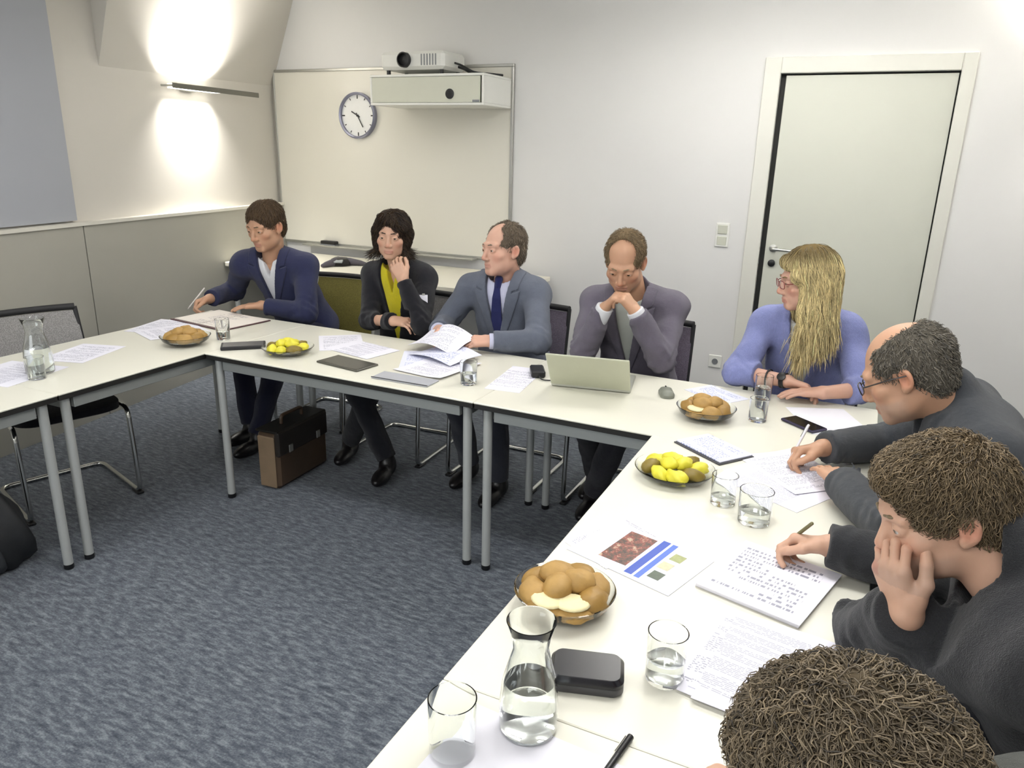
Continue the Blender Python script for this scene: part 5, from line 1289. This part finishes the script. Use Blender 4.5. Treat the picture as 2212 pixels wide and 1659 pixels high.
PEOPLE['P8'] = person(dict(label='person with curly grey-brown hair seen from above at the bottom edge', seed=18, s=1.0, hs=1.04, width=1.0,
    pelvis=(1.12, -1.72, .585), neck=(.80, -1.69, .96), shL=(.875, -1.885, .90), shR=(.865, -1.50, .91), head=(.645, -1.695, 1.034), face=(-.92, .10, -.40),
    wrR=(.575, -1.475, .79), poleR=(.9, -1.2, .6), wrL=(.60, -1.98, .79), poleL=(.95, -2.2, .6), handR=dict(f=(-.95, .15, -.1), n=(.1, -.3, -.9), **WRITE), handL=dict(f=(-.95, .2, -.05), n=(0, 0, -1), **FLAT),
    kneeL=(.70, -1.85, .55), kneeR=(.70, -1.60, .55), ankL=(.76, -1.85, .095), ankR=(.76, -1.60, .095), toe=(-1, 0, 0),
    skin=FAIR, hair_col=(.15, .118, .078), hair=simple_hair(CURLY, 16000, .034, .0008, lift=.010, curl=(.0045, 1.1), var=.35, m_=7, vox=.0035, dark=.8, jit=.7), top_name='sweater', jacket=green_knit, thick=.02, collar=.02))

# ------------------------------------------------------------------ worn and held things
def strip(points, widths, side, th, name, mat, parent=None, base=np.zeros(3)):
    """a flat band through points"""
    v = []; f = []; n = len(points)
    for p, w_ in zip(points, widths):
        t = nrm(points[min(n-1, points_index(points, p)+1)]-points[max(0, points_index(points, p)-1)]); up = nrm(np.cross(side, t))
        for a, b_ in ((-1, -1), (1, -1), (1, 1), (-1, 1)): v.append(tuple(p-base+side*a*w_/2+up*b_*th/2))
    for i in range(n-1):
        for k in range(4): l = (k+1) % 4; f.append((i*4+k, i*4+l, (i+1)*4+l, (i+1)*4+k))
    f += [(3, 2, 1, 0), tuple((n-1)*4+k for k in range(4))]
    return MB().add(v, f).build(name, mat, parent)
def points_index(pts, p):
    for i, q in enumerate(pts):
        if q is p: return i
root, TF, Ph = PEOPLE['P3']; N3 = V(-1.06, 1.0, 1.045); b3 = np.array(root.location)
pts = [N3+TF[1]*y+TF[2]*z for y, z in ((.082, .012), (.108, -.030), (.124, -.075), (.135, -.14), (.139, -.22), (.138, -.30), (.134, -.36))]
strip(pts, [.040, .030, .044, .054, .062, .068, .070], TF[0], .008, 'tie', tie_mat, root, b3)
kn = solid([(Cone(N3+TF[1]*.082+TF[2]*.010, N3+TF[1]*.098+TF[2]*-.020, .021, .014), 0)], .004); put_mesh('tie_knot', kn, tie_mat, root, b3)
def bent_paper(label, c, ax, ay, w_, h_, bend, mat):
    n = 14; v = []; f = []; c = np.array(c); ax = nrm(ax); ay = nrm(np.array(ay)-ax*(np.array(ay) @ ax)); up = np.cross(ax, ay)
    for s_ in (.0005, -.0005):
        for j in range(n+1):
            for i in range(n+1):
                x, y = i/n-.5, j/n-.5; z = bend*(math.cos(x*PI*1.2)-.3)+.25*bend*math.sin(y*4+x*3)
                v.append(tuple(ax*x*w_+ay*y*h_+up*(z+s_)))
    o = (n+1)**2
    for j in range(n):
        for i in range(n): a = j*(n+1)+i; f.append((a, a+1, a+n+2, a+n+1)); f.append((o+a+1, o+a, o+a+n+1, o+a+n+2))
    ob = MB().add(v, f).build('paper_sheet', mat, None, tuple(c), smooth=True, angle=3); return tag(ob, label, 'paper', 'papers held by the blue-tie man')
bent_paper('curved white sheet held up in the hands of the blue-tie man', (-1.19, .585, .795), (1, -.15, 0), (.1, 1, .25), .27, .19, .03, M['text'])
bent_paper('second white sheet lying under the blue-tie man\'s held sheet', (-1.12, .50, .752), (1, -.3, .02), (.2, 1, .06), .28, .20, .014, M['text_blue'])
def band(label, name, c, d, r, wd, mat, cat, face=None):
    t = thing(name, label, cat, tuple(c)); q = Vector(d).to_track_quat('Z', 'Y').to_matrix().to_4x4()
    MB().lathe([(r, -wd/2), (r+.003, -wd/2), (r+.003, wd/2), (r, wd/2), (r, -wd/2)], 28, mat=q, close=False).build('strap', mat, t, smooth=True)
    if face is not None:
        fz = nrm(np.array(face)-np.array(d)*(np.array(face) @ np.array(d))/(np.array(d) @ np.array(d))); q2 = Vector(fz).to_track_quat('Z', 'Y').to_matrix().to_4x4(); q2.translation = Vector(fz*(r+.001))
        MB().lathe([(0, 0), (.017, 0), (.018, .006), (.015, .008), (0, .008)], 24, mat=q2, close=False).build('dial', M['black'], t, smooth=True)
    return t
d5 = nrm(V(.355, .690, .795)-V(.155, .76, .785))
band('black wristwatch on the blonde woman\'s right wrist', 'wristwatch', V(.355, .690, .795)-d5*.012, d5, .029, .018, M['black'], 'watch', (.2, -.8, .6))
band('thin dark bracelet on the blonde woman\'s right forearm', 'bracelet', V(.355, .690, .795)-d5*.075, d5, .0325, .007, M['black_matte'], 'bracelet')
nbg = thing('name_badge', 'small white badge on the sleeve of the black cardigan', 'badge', (-1.428, .808, .915), .62)
MB().box((0, 0, 0), (.042, .004, .055), .001).build('card', M['paper'], nbg); MB().box((0, -.001, .030), (.014, .006, .010), .001).build('clip', M['alu'], nbg)
pen('white pen in the writing hand of the balding man', (.447, -.075, Z+.002), (.492, -.02, Z+.135), '#dcdce2', .004)
pen('dark pen in the writing hand of the young man', (.487, -.655, Z+.014), (.560, -.70, Z+.13), '#6e6a4a', .004)
pen('dark pen in the hand of the navy blazer man', (-2.888, .612, Z+.011), (-2.835, .70, Z+.125), '#d8d4d0', .004)
